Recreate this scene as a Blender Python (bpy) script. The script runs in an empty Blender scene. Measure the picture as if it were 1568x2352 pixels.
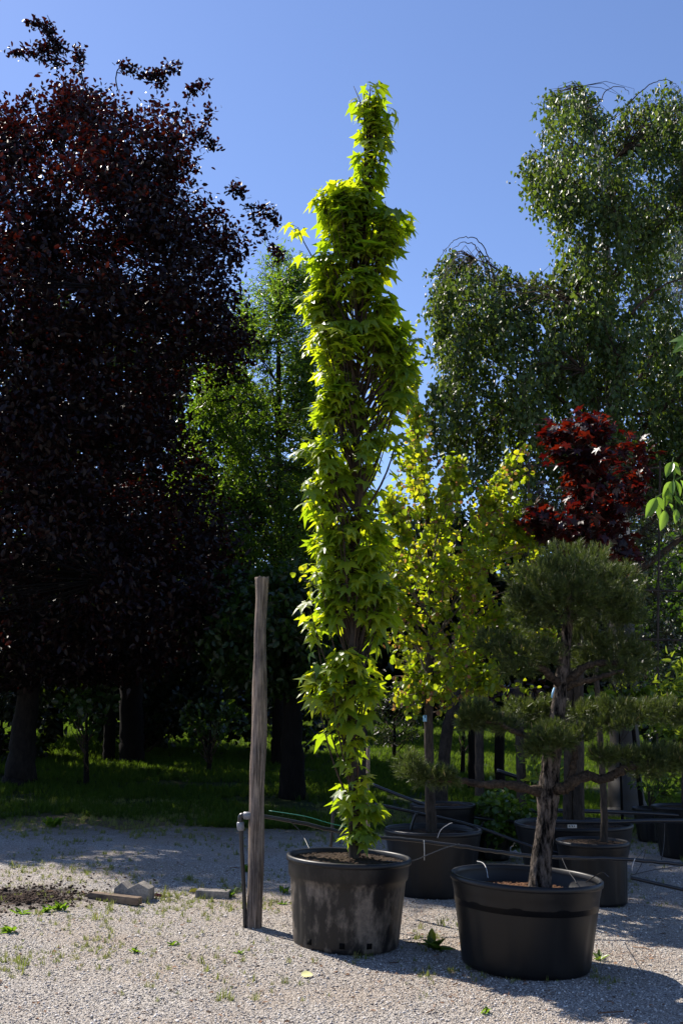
import bpy, math, random
import numpy as np
from mathutils import Vector, noise as mnoise

rng = np.random.default_rng(7)
random.seed(7)
scene = bpy.context.scene
R = math.radians

# ------------------------------------------------------------------ camera
H = 1.5; PITCH = R(11.5); FPX = 35 / 36 * 2352.0      # reference frame 1568 x 2352
cam = bpy.data.cameras.new('camera'); cam_o = bpy.data.objects.new('camera', cam)
scene.collection.objects.link(cam_o)
cam.sensor_fit = 'VERTICAL'; cam.sensor_height = 36; cam.sensor_width = 24; cam.lens = 35
cam.clip_start = 0.05; cam.clip_end = 1000
cam_o.location = (0, 0, H); cam_o.rotation_euler = (R(90) + PITCH, 0, 0)
scene.camera = cam_o

# ------------------------------------------------------------------ world, sun, exposure
SUN_AZ = math.atan2(-0.74, 0.67); SUN_EL = R(48)
w = bpy.data.worlds.new('World'); scene.world = w; w.use_nodes = True
nt = w.node_tree; nt.nodes.clear()
sky = nt.nodes.new('ShaderNodeTexSky'); sky.sky_type = 'NISHITA'; sky.sun_disc = False
sky.sun_elevation = SUN_EL; sky.sun_rotation = SUN_AZ
sky.air_density = 1.0; sky.dust_density = 0.2; sky.ozone_density = 6.0; sky.altitude = 300
bg = nt.nodes.new('ShaderNodeBackground'); bg.inputs[1].default_value = 0.095
out = nt.nodes.new('ShaderNodeOutputWorld')
tint = nt.nodes.new('ShaderNodeMix'); tint.data_type = 'RGBA'; tint.blend_type = 'MULTIPLY'; tint.inputs[0].default_value = 1
tint.inputs[7].default_value = (1.06, .955, 1.0, 1); nt.links.new(sky.outputs[0], tint.inputs[6]); nt.links.new(tint.outputs[2], bg.inputs[0]); nt.links.new(bg.outputs[0], out.inputs[0])
sl = bpy.data.lights.new('sun', 'SUN'); sl.energy = 5.0; sl.angle = R(0.5); sl.color = (1, 0.92, 0.82)
so = bpy.data.objects.new('sun', sl); scene.collection.objects.link(so)
sd = Vector((math.sin(SUN_AZ) * math.cos(SUN_EL), math.cos(SUN_AZ) * math.cos(SUN_EL), math.sin(SUN_EL)))
so.rotation_euler = sd.to_track_quat('Z', 'Y').to_euler(); so.location = (0, 0, 30)
scene.view_settings.view_transform = 'Standard'; scene.view_settings.look = 'None'
scene.view_settings.exposure = 0.97; scene.view_settings.gamma = 1.0
scene.render.engine = 'CYCLES'
cy = scene.cycles
cy.max_bounces = 5; cy.diffuse_bounces = 2; cy.glossy_bounces = 2; cy.transmission_bounces = 4
cy.use_adaptive_sampling = True; cy.use_denoising = True; cy.caustics_reflective = False; cy.caustics_refractive = False

# ------------------------------------------------------------------ helpers: placing
CP, SP = math.cos(PITCH), math.sin(PITCH)
def D(px, py, Y):
    """world point on the sight line of a frame position, Y metres ahead"""
    u = px - 784.0; v = 1176.0 - py
    ry = FPX * CP - v * SP; rz = FPX * SP + v * CP
    t = Y / ry
    return np.stack([u * t, Y + 0 * t, H + rz * t], -1) if isinstance(t, np.ndarray) else np.array([u * t, Y, H + rz * t])
def gz(x, y):
    x = np.asarray(x, float); y = np.asarray(y, float)
    s = np.clip((y - 13.0) / 3.0, 0, None)
    rise = 0.045 * 3.0 * (np.sqrt(1 + s * s) - 1) * 1.05
    rise = np.where(y > 60, rise * 0 + 0.045 * 3.0 * (math.sqrt(1 + (47 / 3.) ** 2) - 1) * 1.05 + (y - 60) * 0.02, rise)
    return -0.10 * np.tanh(x / 3.5) + rise + 0.012 * np.sin(x * 2.1 + y * 1.3) * np.cos(y * 1.7 - x) + .007 * np.sin(x * 4.7 - y * 2.9 + 1) * np.sin(y * 5.3 + x)
def G(px, py):
    Y = 3.0
    while Y < 120:
        p = D(px, py, Y)
        if p[2] <= gz(p[0], p[1]): return np.array([p[0], p[1], float(gz(p[0], p[1]))])
        Y += 0.02
    return D(px, py, 60)
def PM(Y): return Y / FPX * 0.98     # metres per frame pixel

# ------------------------------------------------------------------ helpers: meshes
class MB:
    def __init__(s): s.v = []; s.f = {}; s.n = 0; s.m = 0
    def add(s, V, F):
        V = np.asarray(V, float); s.v.append(V)
        groups = F if isinstance(F, list) and len(F) and isinstance(F[0], np.ndarray) else None
        if groups is None:
            d = {}
            for f in F: d.setdefault(len(f), []).append(f)
            groups = [np.array(x) for x in d.values()]
        for g in groups: s.f.setdefault((g.shape[1], s.m), []).append(g + s.n)
        s.n += len(V)
    def build(s, name, mat, parent=None, smooth=False, origin=None):
        V = np.concatenate(s.v) if s.v else np.zeros((0, 3))
        if origin is not None: V = V - np.asarray(origin)
        me = bpy.data.meshes.new(name)
        loops = []; starts = []; totals = []; mi = []; c = 0
        for (k, mm), gs in s.f.items():
            g = np.concatenate(gs); mi.append(np.full(len(g), mm)); loops.append(g.ravel())
            starts.append(c + np.arange(len(g)) * k); totals.append(np.full(len(g), k)); c += g.size
        loops = np.concatenate(loops); starts = np.concatenate(starts); totals = np.concatenate(totals)
        me.vertices.add(len(V)); me.vertices.foreach_set('co', V.astype(np.float32).ravel())
        me.loops.add(len(loops)); me.loops.foreach_set('vertex_index', loops.astype(np.int32))
        me.polygons.add(len(starts)); me.polygons.foreach_set('loop_start', starts.astype(np.int32))
        try: me.polygons.foreach_set('loop_total', totals.astype(np.int32))
        except Exception: pass
        me.polygons.foreach_set('material_index', np.concatenate(mi).astype(np.int32))
        if smooth: me.polygons.foreach_set('use_smooth', np.ones(len(starts), bool))
        me.update(calc_edges=True); me.validate()
        for q_ in (mat if isinstance(mat, list) else [mat]): me.materials.append(q_)
        o = bpy.data.objects.new(name, me); scene.collection.objects.link(o)
        if parent: o.parent = parent
        return o
    def tube(s, P, rad, sides=6, cap=True):
        P = np.asarray(P, float); n = len(P)
        rad = np.full(n, rad) if np.isscalar(rad) else np.asarray(rad, float)
        T = np.gradient(P, axis=0); T /= np.linalg.norm(T, axis=1)[:, None] + 1e-9
        ref = np.array([0.3, -1, 0.1]) if abs(T[:, 1]).mean() < 0.8 else np.array([1, 0, 0.1])
        A = np.cross(T, ref); A /= np.linalg.norm(A, axis=1)[:, None] + 1e-9
        B = np.cross(T, A)
        th = np.arange(sides) * 2 * math.pi / sides
        V = P[:, None] + rad[:, None, None] * (np.cos(th)[None, :, None] * A[:, None] + np.sin(th)[None, :, None] * B[:, None])
        idx = np.arange(n * sides).reshape(n, sides); nx = np.roll(idx, -1, 1)
        F = np.stack([idx[:-1], nx[:-1], nx[1:], idx[1:]], -1).reshape(-1, 4)
        fl = [F]
        if cap: fl += [idx[0][None, ::-1].copy(), idx[-1][None].copy()]
        s.add(V.reshape(-1, 3), fl)
    def box(s, c, d, rz=0, ry=0, bev=0):
        c = np.asarray(c, float); x, y, z = np.asarray(d, float) / 2
        V = np.array([[i, j, k] for i in (-x, x) for j in (-y, y) for k in (-z, z)])
        ca, sa = math.cos(ry), math.sin(ry); V = V @ np.array([[ca, 0, sa], [0, 1, 0], [-sa, 0, ca]]).T
        ca, sa = math.cos(rz), math.sin(rz); V = V @ np.array([[ca, -sa, 0], [sa, ca, 0], [0, 0, 1]]).T
        s.add(V + c, [(0, 1, 3, 2), (4, 6, 7, 5), (0, 4, 5, 1), (2, 3, 7, 6), (0, 2, 6, 4), (1, 5, 7, 3)])
    def lathe(s, prof, seg=72, flute=None, c=(0, 0, 0)):
        prof = np.asarray(prof, float); th = np.arange(seg) * 2 * math.pi / seg
        r = np.repeat(prof[:, 0][:, None], seg, 1)
        if flute is not None: r = r + flute(th[None, :], prof[:, 1][:, None], prof[:, 0][:, None])
        V = np.stack([r * np.cos(th), r * np.sin(th), np.repeat(prof[:, 1][:, None], seg, 1)], -1)
        idx = np.arange(len(prof) * seg).reshape(-1, seg); nx = np.roll(idx, -1, 1)
        s.add(V.reshape(-1, 3) + np.asarray(c), [np.stack([idx[:-1], nx[:-1], nx[1:], idx[1:]], -1).reshape(-1, 4)])
    def scatter(s, tV, tF, P, X, N, S):
        X = X / (np.linalg.norm(X, axis=1)[:, None] + 1e-9)
        Yv = np.cross(N, X); Yv /= np.linalg.norm(Yv, axis=1)[:, None] + 1e-9
        Z = np.cross(X, Yv); tV = np.asarray(tV, float)
        S = np.broadcast_to(np.asarray(S, float), (len(P),))[:, None, None]
        V = P[:, None] + S * (tV[None, :, 0:1] * X[:, None] + tV[None, :, 1:2] * Yv[:, None] + tV[None, :, 2:3] * Z[:, None])
        off = (np.arange(len(P)) * len(tV))[:, None, None]
        d = {}
        for f in tF: d.setdefault(len(f), []).append(f)
        s.add(V.reshape(-1, 3), [(np.array(g)[None] + off).reshape(-1, k) for k, g in d.items()])

def smooth_path(P, n=6):
    P = np.asarray(P, float); m = len(P); o = []
    for i in range(m - 1):
        a = P[max(i - 1, 0)]; b = P[i]; c = P[i + 1]; d = P[min(i + 2, m - 1)]
        for t in np.arange(n) / n:
            o.append(0.5 * (2 * b + (c - a) * t + (2 * a - 5 * b + 4 * c - d) * t * t + (3 * b - a - 3 * c + d) * t ** 3))
    o.append(P[-1]); return np.array(o)

def empty(name, loc, label=None, cat=None, group=None):
    o = bpy.data.objects.new(name, None); scene.collection.objects.link(o)
    o.location = [float(x) for x in loc]; o.empty_display_size = 0.1
    if label: tag(o, label, cat, group)
    return o
def tag(o, label, cat, group=None):
    o['label'] = label; o['category'] = cat
    if group: o['group'] = group
    return o
def kind(o, k, label=None, cat=None):
    o['kind'] = k
    if label: o['label'] = label; o['category'] = cat
    return o

# ------------------------------------------------------------------ materials
def newmat(name):
    m = bpy.data.materials.new(name); m.use_nodes = True; n = m.node_tree; n.nodes.clear()
    o = n.nodes.new('ShaderNodeOutputMaterial'); return m, n, o
def ramp(n, stops, interp='LINEAR'):
    r = n.nodes.new('ShaderNodeValToRGB'); e = r.color_ramp.elements; r.color_ramp.interpolation = interp
    while len(e) < len(stops): e.new(0.5)
    for i, (p, c) in enumerate(stops): e[i].position = p; e[i].color = (*c, 1)
    return r
def texmap(n, scale, kindc='Object'):
    tc = n.nodes.new('ShaderNodeTexCoord'); mp = n.nodes.new('ShaderNodeMapping')
    mp.inputs['Scale'].default_value = scale; n.links.new(tc.outputs[kindc], mp.inputs[0]); return mp
def noise_n(n, mp, scale, detail=4, rough=0.6):
    t = n.nodes.new('ShaderNodeTexNoise'); t.inputs['Scale'].default_value = scale
    t.inputs['Detail'].default_value = detail; t.inputs['Roughness'].default_value = rough
    if mp: n.links.new(mp.outputs[0], t.inputs['Vector'])
    return t
def leafmat(name, cols, tcols, trans=0.45, rough=0.38, spec=0.5):
    m, n, o = newmat(name)
    g = n.nodes.new('ShaderNodeNewGeometry')
    k = len(cols); r1 = ramp(n, [(i / max(k - 1, 1), c) for i, c in enumerate(cols)])
    k = len(tcols); r2 = ramp(n, [(i / max(k - 1, 1), c) for i, c in enumerate(tcols)])
    n.links.new(g.outputs['Random Per Island'], r1.inputs[0]); n.links.new(g.outputs['Random Per Island'], r2.inputs[0])
    p = n.nodes.new('ShaderNodeBsdfPrincipled'); p.inputs['Roughness'].default_value = rough
    p.inputs['Specular IOR Level'].default_value = spec; n.links.new(r1.outputs[0], p.inputs['Base Color'])
    t = n.nodes.new('ShaderNodeBsdfTranslucent'); n.links.new(r2.outputs[0], t.inputs[0])
    mx = n.nodes.new('ShaderNodeMixShader'); mx.inputs[0].default_value = trans
    n.links.new(p.outputs[0], mx.inputs[1]); n.links.new(t.outputs[0], mx.inputs[2]); n.links.new(mx.outputs[0], o.inputs[0])
    return m
def barkmat(name, c1, c2, scale=(14, 14, 3), ns=6, bump=0.6, rough=0.85, dist=0.01, lo=.3, hi=.7):
    m, n, o = newmat(name); mp = texmap(n, scale)
    t = noise_n(n, mp, ns, 6, 0.65); r = ramp(n, [(lo, c1), (hi, c2)])
    p = n.nodes.new('ShaderNodeBsdfPrincipled'); p.inputs['Roughness'].default_value = rough; p.inputs['Specular IOR Level'].default_value = .12
    b = n.nodes.new('ShaderNodeBump'); b.inputs['Strength'].default_value = bump; b.inputs['Distance'].default_value = dist
    t9 = noise_n(n, texmap(n, (1, 1, .5)), 7, 5, .7); r9 = ramp(n, [(.34, (.45, .46, .50)), (.62, (1.15, 1.08, 1.0))])
    m9 = n.nodes.new('ShaderNodeMix'); m9.data_type = 'RGBA'; m9.blend_type = 'MULTIPLY'; m9.inputs[0].default_value = 1
    n.links.new(t.outputs[0], r.inputs[0]); n.links.new(t9.outputs[0], r9.inputs[0]); n.links.new(r.outputs[0], m9.inputs[6]); n.links.new(r9.outputs[0], m9.inputs[7])
    n.links.new(m9.outputs[2], p.inputs[0]); n.links.new(t.outputs[0], b.inputs['Height'])
    n.links.new(b.outputs[0], p.inputs['Normal']); n.links.new(p.outputs[0], o.inputs[0]); return m
def plain(name, c, rough=0.5, spec=0.5, var=0.0, metal=0):
    m, n, o = newmat(name); p = n.nodes.new('ShaderNodeBsdfPrincipled'); p.inputs['Roughness'].default_value = rough
    p.inputs['Specular IOR Level'].default_value = spec; p.inputs['Metallic'].default_value = metal
    t = noise_n(n, texmap(n, (1, 1, 1)), 9, 5); k = 1 - var; r = ramp(n, [(0.3, [x * k for x in c]), (0.7, [min(1, x * (1 + var)) for x in c])])
    n.links.new(t.outputs[0], r.inputs[0]); n.links.new(r.outputs[0], p.inputs[0]); n.links.new(p.outputs[0], o.inputs[0]); return m

M = {}
M['gum'] = leafmat('gum leaf', [(.08, .15, .011), (.115, .195, .014), (.17, .245, .02)], [(.32, .48, .008), (.47, .60, .011), (.66, .70, .016)], .56, .42, .75)
M['katsura'] = leafmat('heart leaf', [(.08, .145, .013), (.12, .18, .015), (.19, .22, .02)], [(.30, .45, .010), (.44, .55, .013), (.64, .60, .018)], .58, .42, .4)
M['katsura_tip'] = leafmat('young red leaf', [(.14, .06, .03), (.18, .09, .04)], [(.40, .17, .05), (.42, .25, .06)], .5, .4)
M['beech'] = leafmat('purple leaf', [(.004, .0015, .0025), (.007, .002, .003), (.010, .003, .0035)], [(.02, .0015, .0015), (.04, .003, .002), (.09, .011, .003)], .25, .46, .28)
M['birch'] = leafmat('birch leaf', [(.032, .062, .016), (.044, .080, .019), (.060, .10, .022)], [(.09, .16, .012), (.14, .22, .014), (.20, .27, .02)], .40, .46, .45)
M['birch_far'] = leafmat('far birch leaf', [(.028, .055, .022), (.036, .065, .024), (.046, .08, .026)], [(.07, .12, .03), (.10, .15, .03)], .35, .3, .8)
M['willow'] = leafmat('willow leaf', [(.028, .07, .011), (.04, .09, .013), (.06, .11, .016)], [(.12, .25, .010), (.19, .34, .012), (.28, .40, .016)], .52, .36, .5)
M['dark'] = leafmat('shade-darkened leaf', [(.003, .008, .002), (.006, .013, .003), (.009, .02, .004)], [(.02, .04, .003), (.05, .08, .005)], .3, .4, .4)  # colours lowered to put the canopy's self-shadowing into the leaf
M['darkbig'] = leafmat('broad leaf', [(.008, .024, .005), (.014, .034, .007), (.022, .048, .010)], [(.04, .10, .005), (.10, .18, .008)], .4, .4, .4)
M['red'] = leafmat('red maple leaf', [(.010, .003, .005), (.016, .004, .005), (.024, .005, .005)], [(.05, .002, .002), (.11, .005, .002), (.21, .018, .003)], .42, .42, .5)
M['bright'] = leafmat('bright leaf', [(.06, .12, .015), (.08, .15, .02)], [(.28, .38, .02), (.38, .46, .03)], .5, .35)
M['shrub'] = leafmat('shrub leaf', [(.03, .07, .012), (.05, .10, .015)], [(.14, .24, .015), (.22, .32, .02)], .45, .35)
M['plum'] = leafmat('plum leaf', [(.012, .006, .005), (.02, .008, .007)], [(.05, .012, .006), (.08, .02, .008)], .3, .35)
M['olive'] = leafmat('olive leaf', [(.025, .032, .014), (.038, .045, .02)], [(.05, .06, .015), (.08, .09, .02)], .3, .35, .8)
M['sprig'] = leafmat('sprig leaf', [(.06, .14, .02), (.08, .17, .025)], [(.20, .36, .03), (.26, .42, .04)], .5, .35)
M['grass'] = leafmat('grass blade', [(.020, .044, .009), (.032, .060, .011), (.055, .075, .018)], [(.10, .19, .012), (.17, .26, .016)], .5, .6, .1)
M['drygrass'] = leafmat('dry grass blade', [(.08, .13, .025), (.17, .19, .05), (.26, .22, .10)], [(.22, .30, .05), (.34, .34, .09)], .4, .6, .2)
M['weed'] = leafmat('weed leaf', [(.04, .09, .012), (.07, .13, .018)], [(.14, .28, .015), (.22, .36, .02)], .5, .5, .3)
M['needle'] = leafmat('pine needle', [(.014, .028, .008), (.042, .064, .014), (.095, .12, .030)], [(.07, .11, .012), (.18, .24, .03)], .3, .42, .4)
M['candle'] = leafmat('pine candle', [(.18, .20, .06), (.26, .25, .08), (.26, .18, .08)], [(.26, .30, .06), (.32, .34, .09)], .35, .5, .3)
M['bark_grey'] = barkmat('grey bark', (.022, .019, .016), (.075, .063, .053), (10, 10, 2.5))
M['bark_dark'] = barkmat('dark bark', (.003, .0025, .0025), (.010, .0085, .0075), (6, 6, 1.5))
M['bark_beech'] = barkmat('beech bark', (.010, .009, .0085), (.024, .021, .019), (3, 3, 1))
M['bark_pine'] = barkmat('pine bark', (.003, .0025, .002), (.16, .135, .115), (30, 30, 9), 1.1, 1.0, .9, .04, .42, .60)
M['bark_pine_b'] = barkmat('pine branch bark', (.010, .008, .006), (.10, .078, .058), (30, 30, 30), 2.2, 1.0, .9, .015)
M['twig'] = barkmat('twig bark', (.035, .026, .02), (.08, .06, .045), (20, 20, 5))
M['twig_pale'] = barkmat('pale twig bark', (.12, .10, .085), (.22, .19, .16), (20, 20, 5))
M['post'] = barkmat('weathered wood', (.06, .048, .04), (.36, .305, .26), (60, 60, 3.2), 1.2, 1.0, .9, .02, .34, .66)
M['stake_red'] = barkmat('red-brown stake wood', (.06, .028, .018), (.14, .07, .045), (40, 40, 3), 2)
M['board'] = barkmat('sawn board', (.10, .075, .055), (.24, .19, .145), (3, 40, 40), 2, .5)
M['concrete'] = barkmat('concrete', (.17, .16, .145), (.36, .345, .315), (9, 9, 9), 6, .6, .95, .006)
M['rubber'] = plain('black plastic pipe', (.010, .010, .012), .35, .5, .3)
M['hose'] = plain('thin black tube', (.012, .012, .013), .4, .5, .2)
M['tie'] = plain('pale tie', (.45, .45, .45), .5)
M['fitting'] = plain('grey fitting plastic', (.16, .17, .19), .4, .5, .15)
M['blue'] = plain('pale blue tag', (.25, .50, .72), .5, .4, .05)
M['white'] = plain('white tag', (.6, .6, .58), .5, .4, .05)
M['greytag'] = plain('grey tag', (.25, .26, .28), .5, .4, .05)
M['ink'] = plain('dark ink', (.02, .02, .02), .6)
M['green_tie'] = plain('green tie', (.01, .16, .10), .5)
M['yellow'] = plain('yellow leaf', (.65, .50, .03), .6); M['redleaf'] = plain('fallen red leaf', (.16, .02, .03), .6)
M['pale'] = plain('pale petal', (.70, .66, .28), .6)
M['hole'] = plain('painted hole shade', (.004, .004, .004), .9, .1)  # near-black colour stands in for the shade inside the holes
# birch bark
m, n, o = newmat('birch bark'); mp = texmap(n, (3, 3, 22)); t = noise_n(n, mp, 1.6, 5, .7)
r = ramp(n, [(0.36, (.02, .018, .016)), (0.43, (.5, .48, .45)), (0.8, (.72, .70, .66))]); p = n.nodes.new('ShaderNodeBsdfPrincipled'); p.inputs['Roughness'].default_value = .6
n.links.new(t.outputs[0], r.inputs[0])
tcb = n.nodes.new('ShaderNodeTexCoord'); sb_ = n.nodes.new('ShaderNodeSeparateXYZ'); n.links.new(tcb.outputs['Object'], sb_.inputs[0])
ab_ = n.nodes.new('ShaderNodeMath'); ab_.operation = 'MULTIPLY_ADD'; ab_.inputs[1].default_value = 1.6; n.links.new(t.outputs[0], ab_.inputs[0]); n.links.new(sb_.outputs[2], ab_.inputs[2])
mr_ = n.nodes.new('ShaderNodeMapRange'); mr_.inputs[1].default_value = 4.4; mr_.inputs[2].default_value = 5.2; n.links.new(ab_.outputs[0], mr_.inputs[0])
mb_ = n.nodes.new('ShaderNodeMix'); mb_.data_type = 'RGBA'; mb_.inputs[6].default_value = (.018, .015, .013, 1); n.links.new(mr_.outputs[0], mb_.inputs[0]); n.links.new(r.outputs[0], mb_.inputs[7])
n.links.new(mb_.outputs[2], p.inputs[0]); n.links.new(p.outputs[0], o.inputs[0]); M['bark_birch'] = m
# plastic pot
def potmat(name, dust, base=(.011, .011, .013), dcol=(.13, .105, .08), top=9.0):
    m, n, o = newmat(name); p = n.nodes.new('ShaderNodeBsdfPrincipled'); p.inputs['Specular IOR Level'].default_value = .35
    a = noise_n(n, texmap(n, (5, 5, 2.2)), 1.5, 8, .66); b = noise_n(n, texmap(n, (1, 1, 1)), 40, 4, .7)
    ra = ramp(n, [(0.47, (.05, .05, .05)), (0.60, (1, 1, 1))]); n.links.new(a.outputs[0], ra.inputs[0])
    mul = n.nodes.new('ShaderNodeMath'); mul.operation = 'MULTIPLY'; mul.inputs[1].default_value = dust
    n.links.new(ra.outputs[0], mul.inputs[0])
    mb = n.nodes.new('ShaderNodeMath'); mb.operation = 'MULTIPLY'; n.links.new(mul.outputs[0], mb.inputs[0])
    rb = ramp(n, [(0.3, (.5, .5, .5)), (0.65, (1, 1, 1))]); n.links.new(b.outputs[0], rb.inputs[0]); n.links.new(rb.outputs[0], mb.inputs[1])
    tcz = n.nodes.new('ShaderNodeTexCoord'); sz_ = n.nodes.new('ShaderNodeSeparateXYZ'); n.links.new(tcz.outputs['Object'], sz_.inputs[0])
    gz_ = n.nodes.new('ShaderNodeMapRange'); gz_.inputs[1].default_value = top; gz_.inputs[2].default_value = top + .02; gz_.inputs[3].default_value = 1; gz_.inputs[4].default_value = .12
    n.links.new(sz_.outputs[2], gz_.inputs[0]); mz_ = n.nodes.new('ShaderNodeMath'); mz_.operation = 'MULTIPLY'; n.links.new(mb.outputs[0], mz_.inputs[0]); n.links.new(gz_.outputs[0], mz_.inputs[1]); mb = mz_
    mx = n.nodes.new('ShaderNodeMix'); mx.data_type = 'RGBA'; mx.inputs[6].default_value = (*base, 1); mx.inputs[7].default_value = (*dcol, 1)
    n.links.new(mb.outputs[0], mx.inputs[0]); n.links.new(mx.outputs[2], p.inputs[0])
    rr = n.nodes.new('ShaderNodeMapRange'); rr.inputs[3].default_value = .42; rr.inputs[4].default_value = .85
    n.links.new(mb.outputs[0], rr.inputs[0]); n.links.new(rr.outputs[0], p.inputs['Roughness'])
    bm = n.nodes.new('ShaderNodeBump'); bm.inputs['Strength'].default_value = .12; bm.inputs['Distance'].default_value = .004
    n.links.new(b.outputs[0], bm.inputs['Height']); n.links.new(bm.outputs[0], p.inputs['Normal'])
    n.links.new(p.outputs[0], o.inputs[0]); return m
M['pot'] = potmat('black pot plastic', .12, (.0028, .0028, .0034), (.022, .022, .023))
M['pot_rim'] = potmat('pot rim plastic', .25, (.004, .004, .005), (.02, .02, .02))
M['pot_dusty'] = potmat('dusty pot plastic', .95, (.004, .004, .005), (.19, .155, .12), .42)
M['pot_grey'] = potmat('greyed pot plastic', .35, (.006, .006, .0065), (.02, .018, .017))
def soilmat(name, c1, c2):
    return barkmat(name, c1, c2, (1, 1, 1), 60, 1.0, .95, .02)
M['soil'] = soilmat('potting soil', (.02, .014, .010), (.10, .075, .055))
M['mulch'] = soilmat('needle litter', (.04, .02, .012), (.22, .12, .07))

# gravel
soil_c = G(50, 2062)
m, n, o = newmat('gravel'); tc = n.nodes.new('ShaderNodeTexCoord'); P0 = tc.outputs['Object']
vo = n.nodes.new('ShaderNodeTexVoronoi'); vo.inputs['Scale'].default_value = 118; n.links.new(P0, vo.inputs['Vector'])
v2 = n.nodes.new('ShaderNodeTexVoronoi'); v2.inputs['Scale'].default_value = 38; n.links.new(P0, v2.inputs['Vector'])
sx = n.nodes.new('ShaderNodeSeparateColor'); n.links.new(vo.outputs['Color'], sx.inputs[0])
rc = ramp(n, [(0, (.13, .12, .11)), (.25, (.34, .31, .28)), (.65, (.47, .435, .395)), (1, (.70, .66, .61))]); n.links.new(sx.outputs[0], rc.inputs[0])
dk = ramp(n, [(0.0, (1, 1, 1)), (0.6, (.8, .79, .77)), (1.0, (.42, .40, .37))]); n.links.new(vo.outputs['Distance'], dk.inputs[0])
vs = n.nodes.new('ShaderNodeMath'); vs.operation = 'MULTIPLY'; vs.inputs[1].default_value = 1.0
mu = n.nodes.new('ShaderNodeMix'); mu.data_type = 'RGBA'; mu.blend_type = 'MULTIPLY'; mu.inputs[0].default_value = 1
n.links.new(rc.outputs[0], mu.inputs[6]); n.links.new(dk.outputs[0], mu.inputs[7])
nl = noise_n(n, None, .8, 6, .6); n.links.new(P0, nl.inputs['Vector'])
rl = ramp(n, [(.42, (0, 0, 0)), (.68, (1, 1, 1))]); n.links.new(nl.outputs[0], rl.inputs[0])
m1 = n.nodes.new('ShaderNodeMix'); m1.data_type = 'RGBA'; m1.inputs[7].default_value = (.30, .215, .14, 1)
f1 = n.nodes.new('ShaderNodeMath'); f1.operation = 'MULTIPLY'; f1.inputs[1].default_value = .48; n.links.new(rl.outputs[0], f1.inputs[0])
n.links.new(f1.outputs[0], m1.inputs[0]); n.links.new(mu.outputs[2], m1.inputs[6])
# dark soil patch + dirt towards the lawn
sp = n.nodes.new('ShaderNodeSeparateXYZ'); n.links.new(P0, sp.inputs[0])
nn = noise_n(n, None, 4.5, 10, .8); n.links.new(P0, nn.inputs['Vector'])
ad = n.nodes.new('ShaderNodeMath'); ad.operation = 'MULTIPLY_ADD'; ad.inputs[1].default_value = 3.0; n.links.new(nn.outputs[0], ad.inputs[0]); n.links.new(sp.outputs[1], ad.inputs[2])
ry = n.nodes.new('ShaderNodeMapRange'); ry.inputs[1].default_value = 13.6; ry.inputs[2].default_value = 15.6; n.links.new(ad.outputs[0], ry.inputs[0])
m2 = n.nodes.new('ShaderNodeMix'); m2.data_type = 'RGBA'; m2.inputs[7].default_value = (.13, .10, .055, 1); n.links.new(ry.outputs[0], m2.inputs[0]); n.links.new(m1.outputs[2], m2.inputs[6])
dv = n.nodes.new('ShaderNodeVectorMath'); dv.operation = 'SUBTRACT'; dv.inputs[1].default_value = (float(soil_c[0]), float(soil_c[1]), 0); n.links.new(P0, dv.inputs[0])
dm = n.nodes.new('ShaderNodeVectorMath'); dm.operation = 'MULTIPLY'; dm.inputs[1].default_value = (1.5, 1.6, 0); n.links.new(dv.outputs[0], dm.inputs[0])
dl = n.nodes.new('ShaderNodeVectorMath'); dl.operation = 'LENGTH'; n.links.new(dm.outputs[0], dl.inputs[0])
da = n.nodes.new('ShaderNodeMath'); da.operation = 'MULTIPLY_ADD'; da.inputs[1].default_value = 3.0; n.links.new(nn.outputs[0], da.inputs[0]); n.links.new(dl.outputs['Value'], da.inputs[2])
rd = n.nodes.new('ShaderNodeMapRange'); rd.inputs[1].default_value = 1.95; rd.inputs[2].default_value = 2.55; rd.inputs[3].default_value = .95; rd.inputs[4].default_value = 0; n.links.new(da.outputs[0], rd.inputs[0])
m3 = n.nodes.new('ShaderNodeMix'); m3.data_type = 'RGBA'; m3.inputs[7].default_value = (.020, .013, .010, 1); n.links.new(rd.outputs[0], m3.inputs[0]); n.links.new(m2.outputs[2], m3.inputs[6])
p = n.nodes.new('ShaderNodeBsdfPrincipled'); p.inputs['Roughness'].default_value = .9; p.inputs['Specular IOR Level'].default_value = .2
hs = n.nodes.new('ShaderNodeMath'); hs.operation = 'MULTIPLY_ADD'; hs.inputs[1].default_value = -1; n.links.new(vo.outputs['Distance'], hs.inputs[0]); n.links.new(v2.outputs['Distance'], hs.inputs[2])
bm = n.nodes.new('ShaderNodeBump'); bm.inputs['Strength'].default_value = 1; bm.inputs['Distance'].default_value = .012; n.links.new(hs.outputs[0], bm.inputs['Height'])
n.links.new(m3.outputs[2], p.inputs[0]); n.links.new(bm.outputs[0], p.inputs['Normal']); n.links.new(p.outputs[0], o.inputs[0]); M['gravel'] = m
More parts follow.
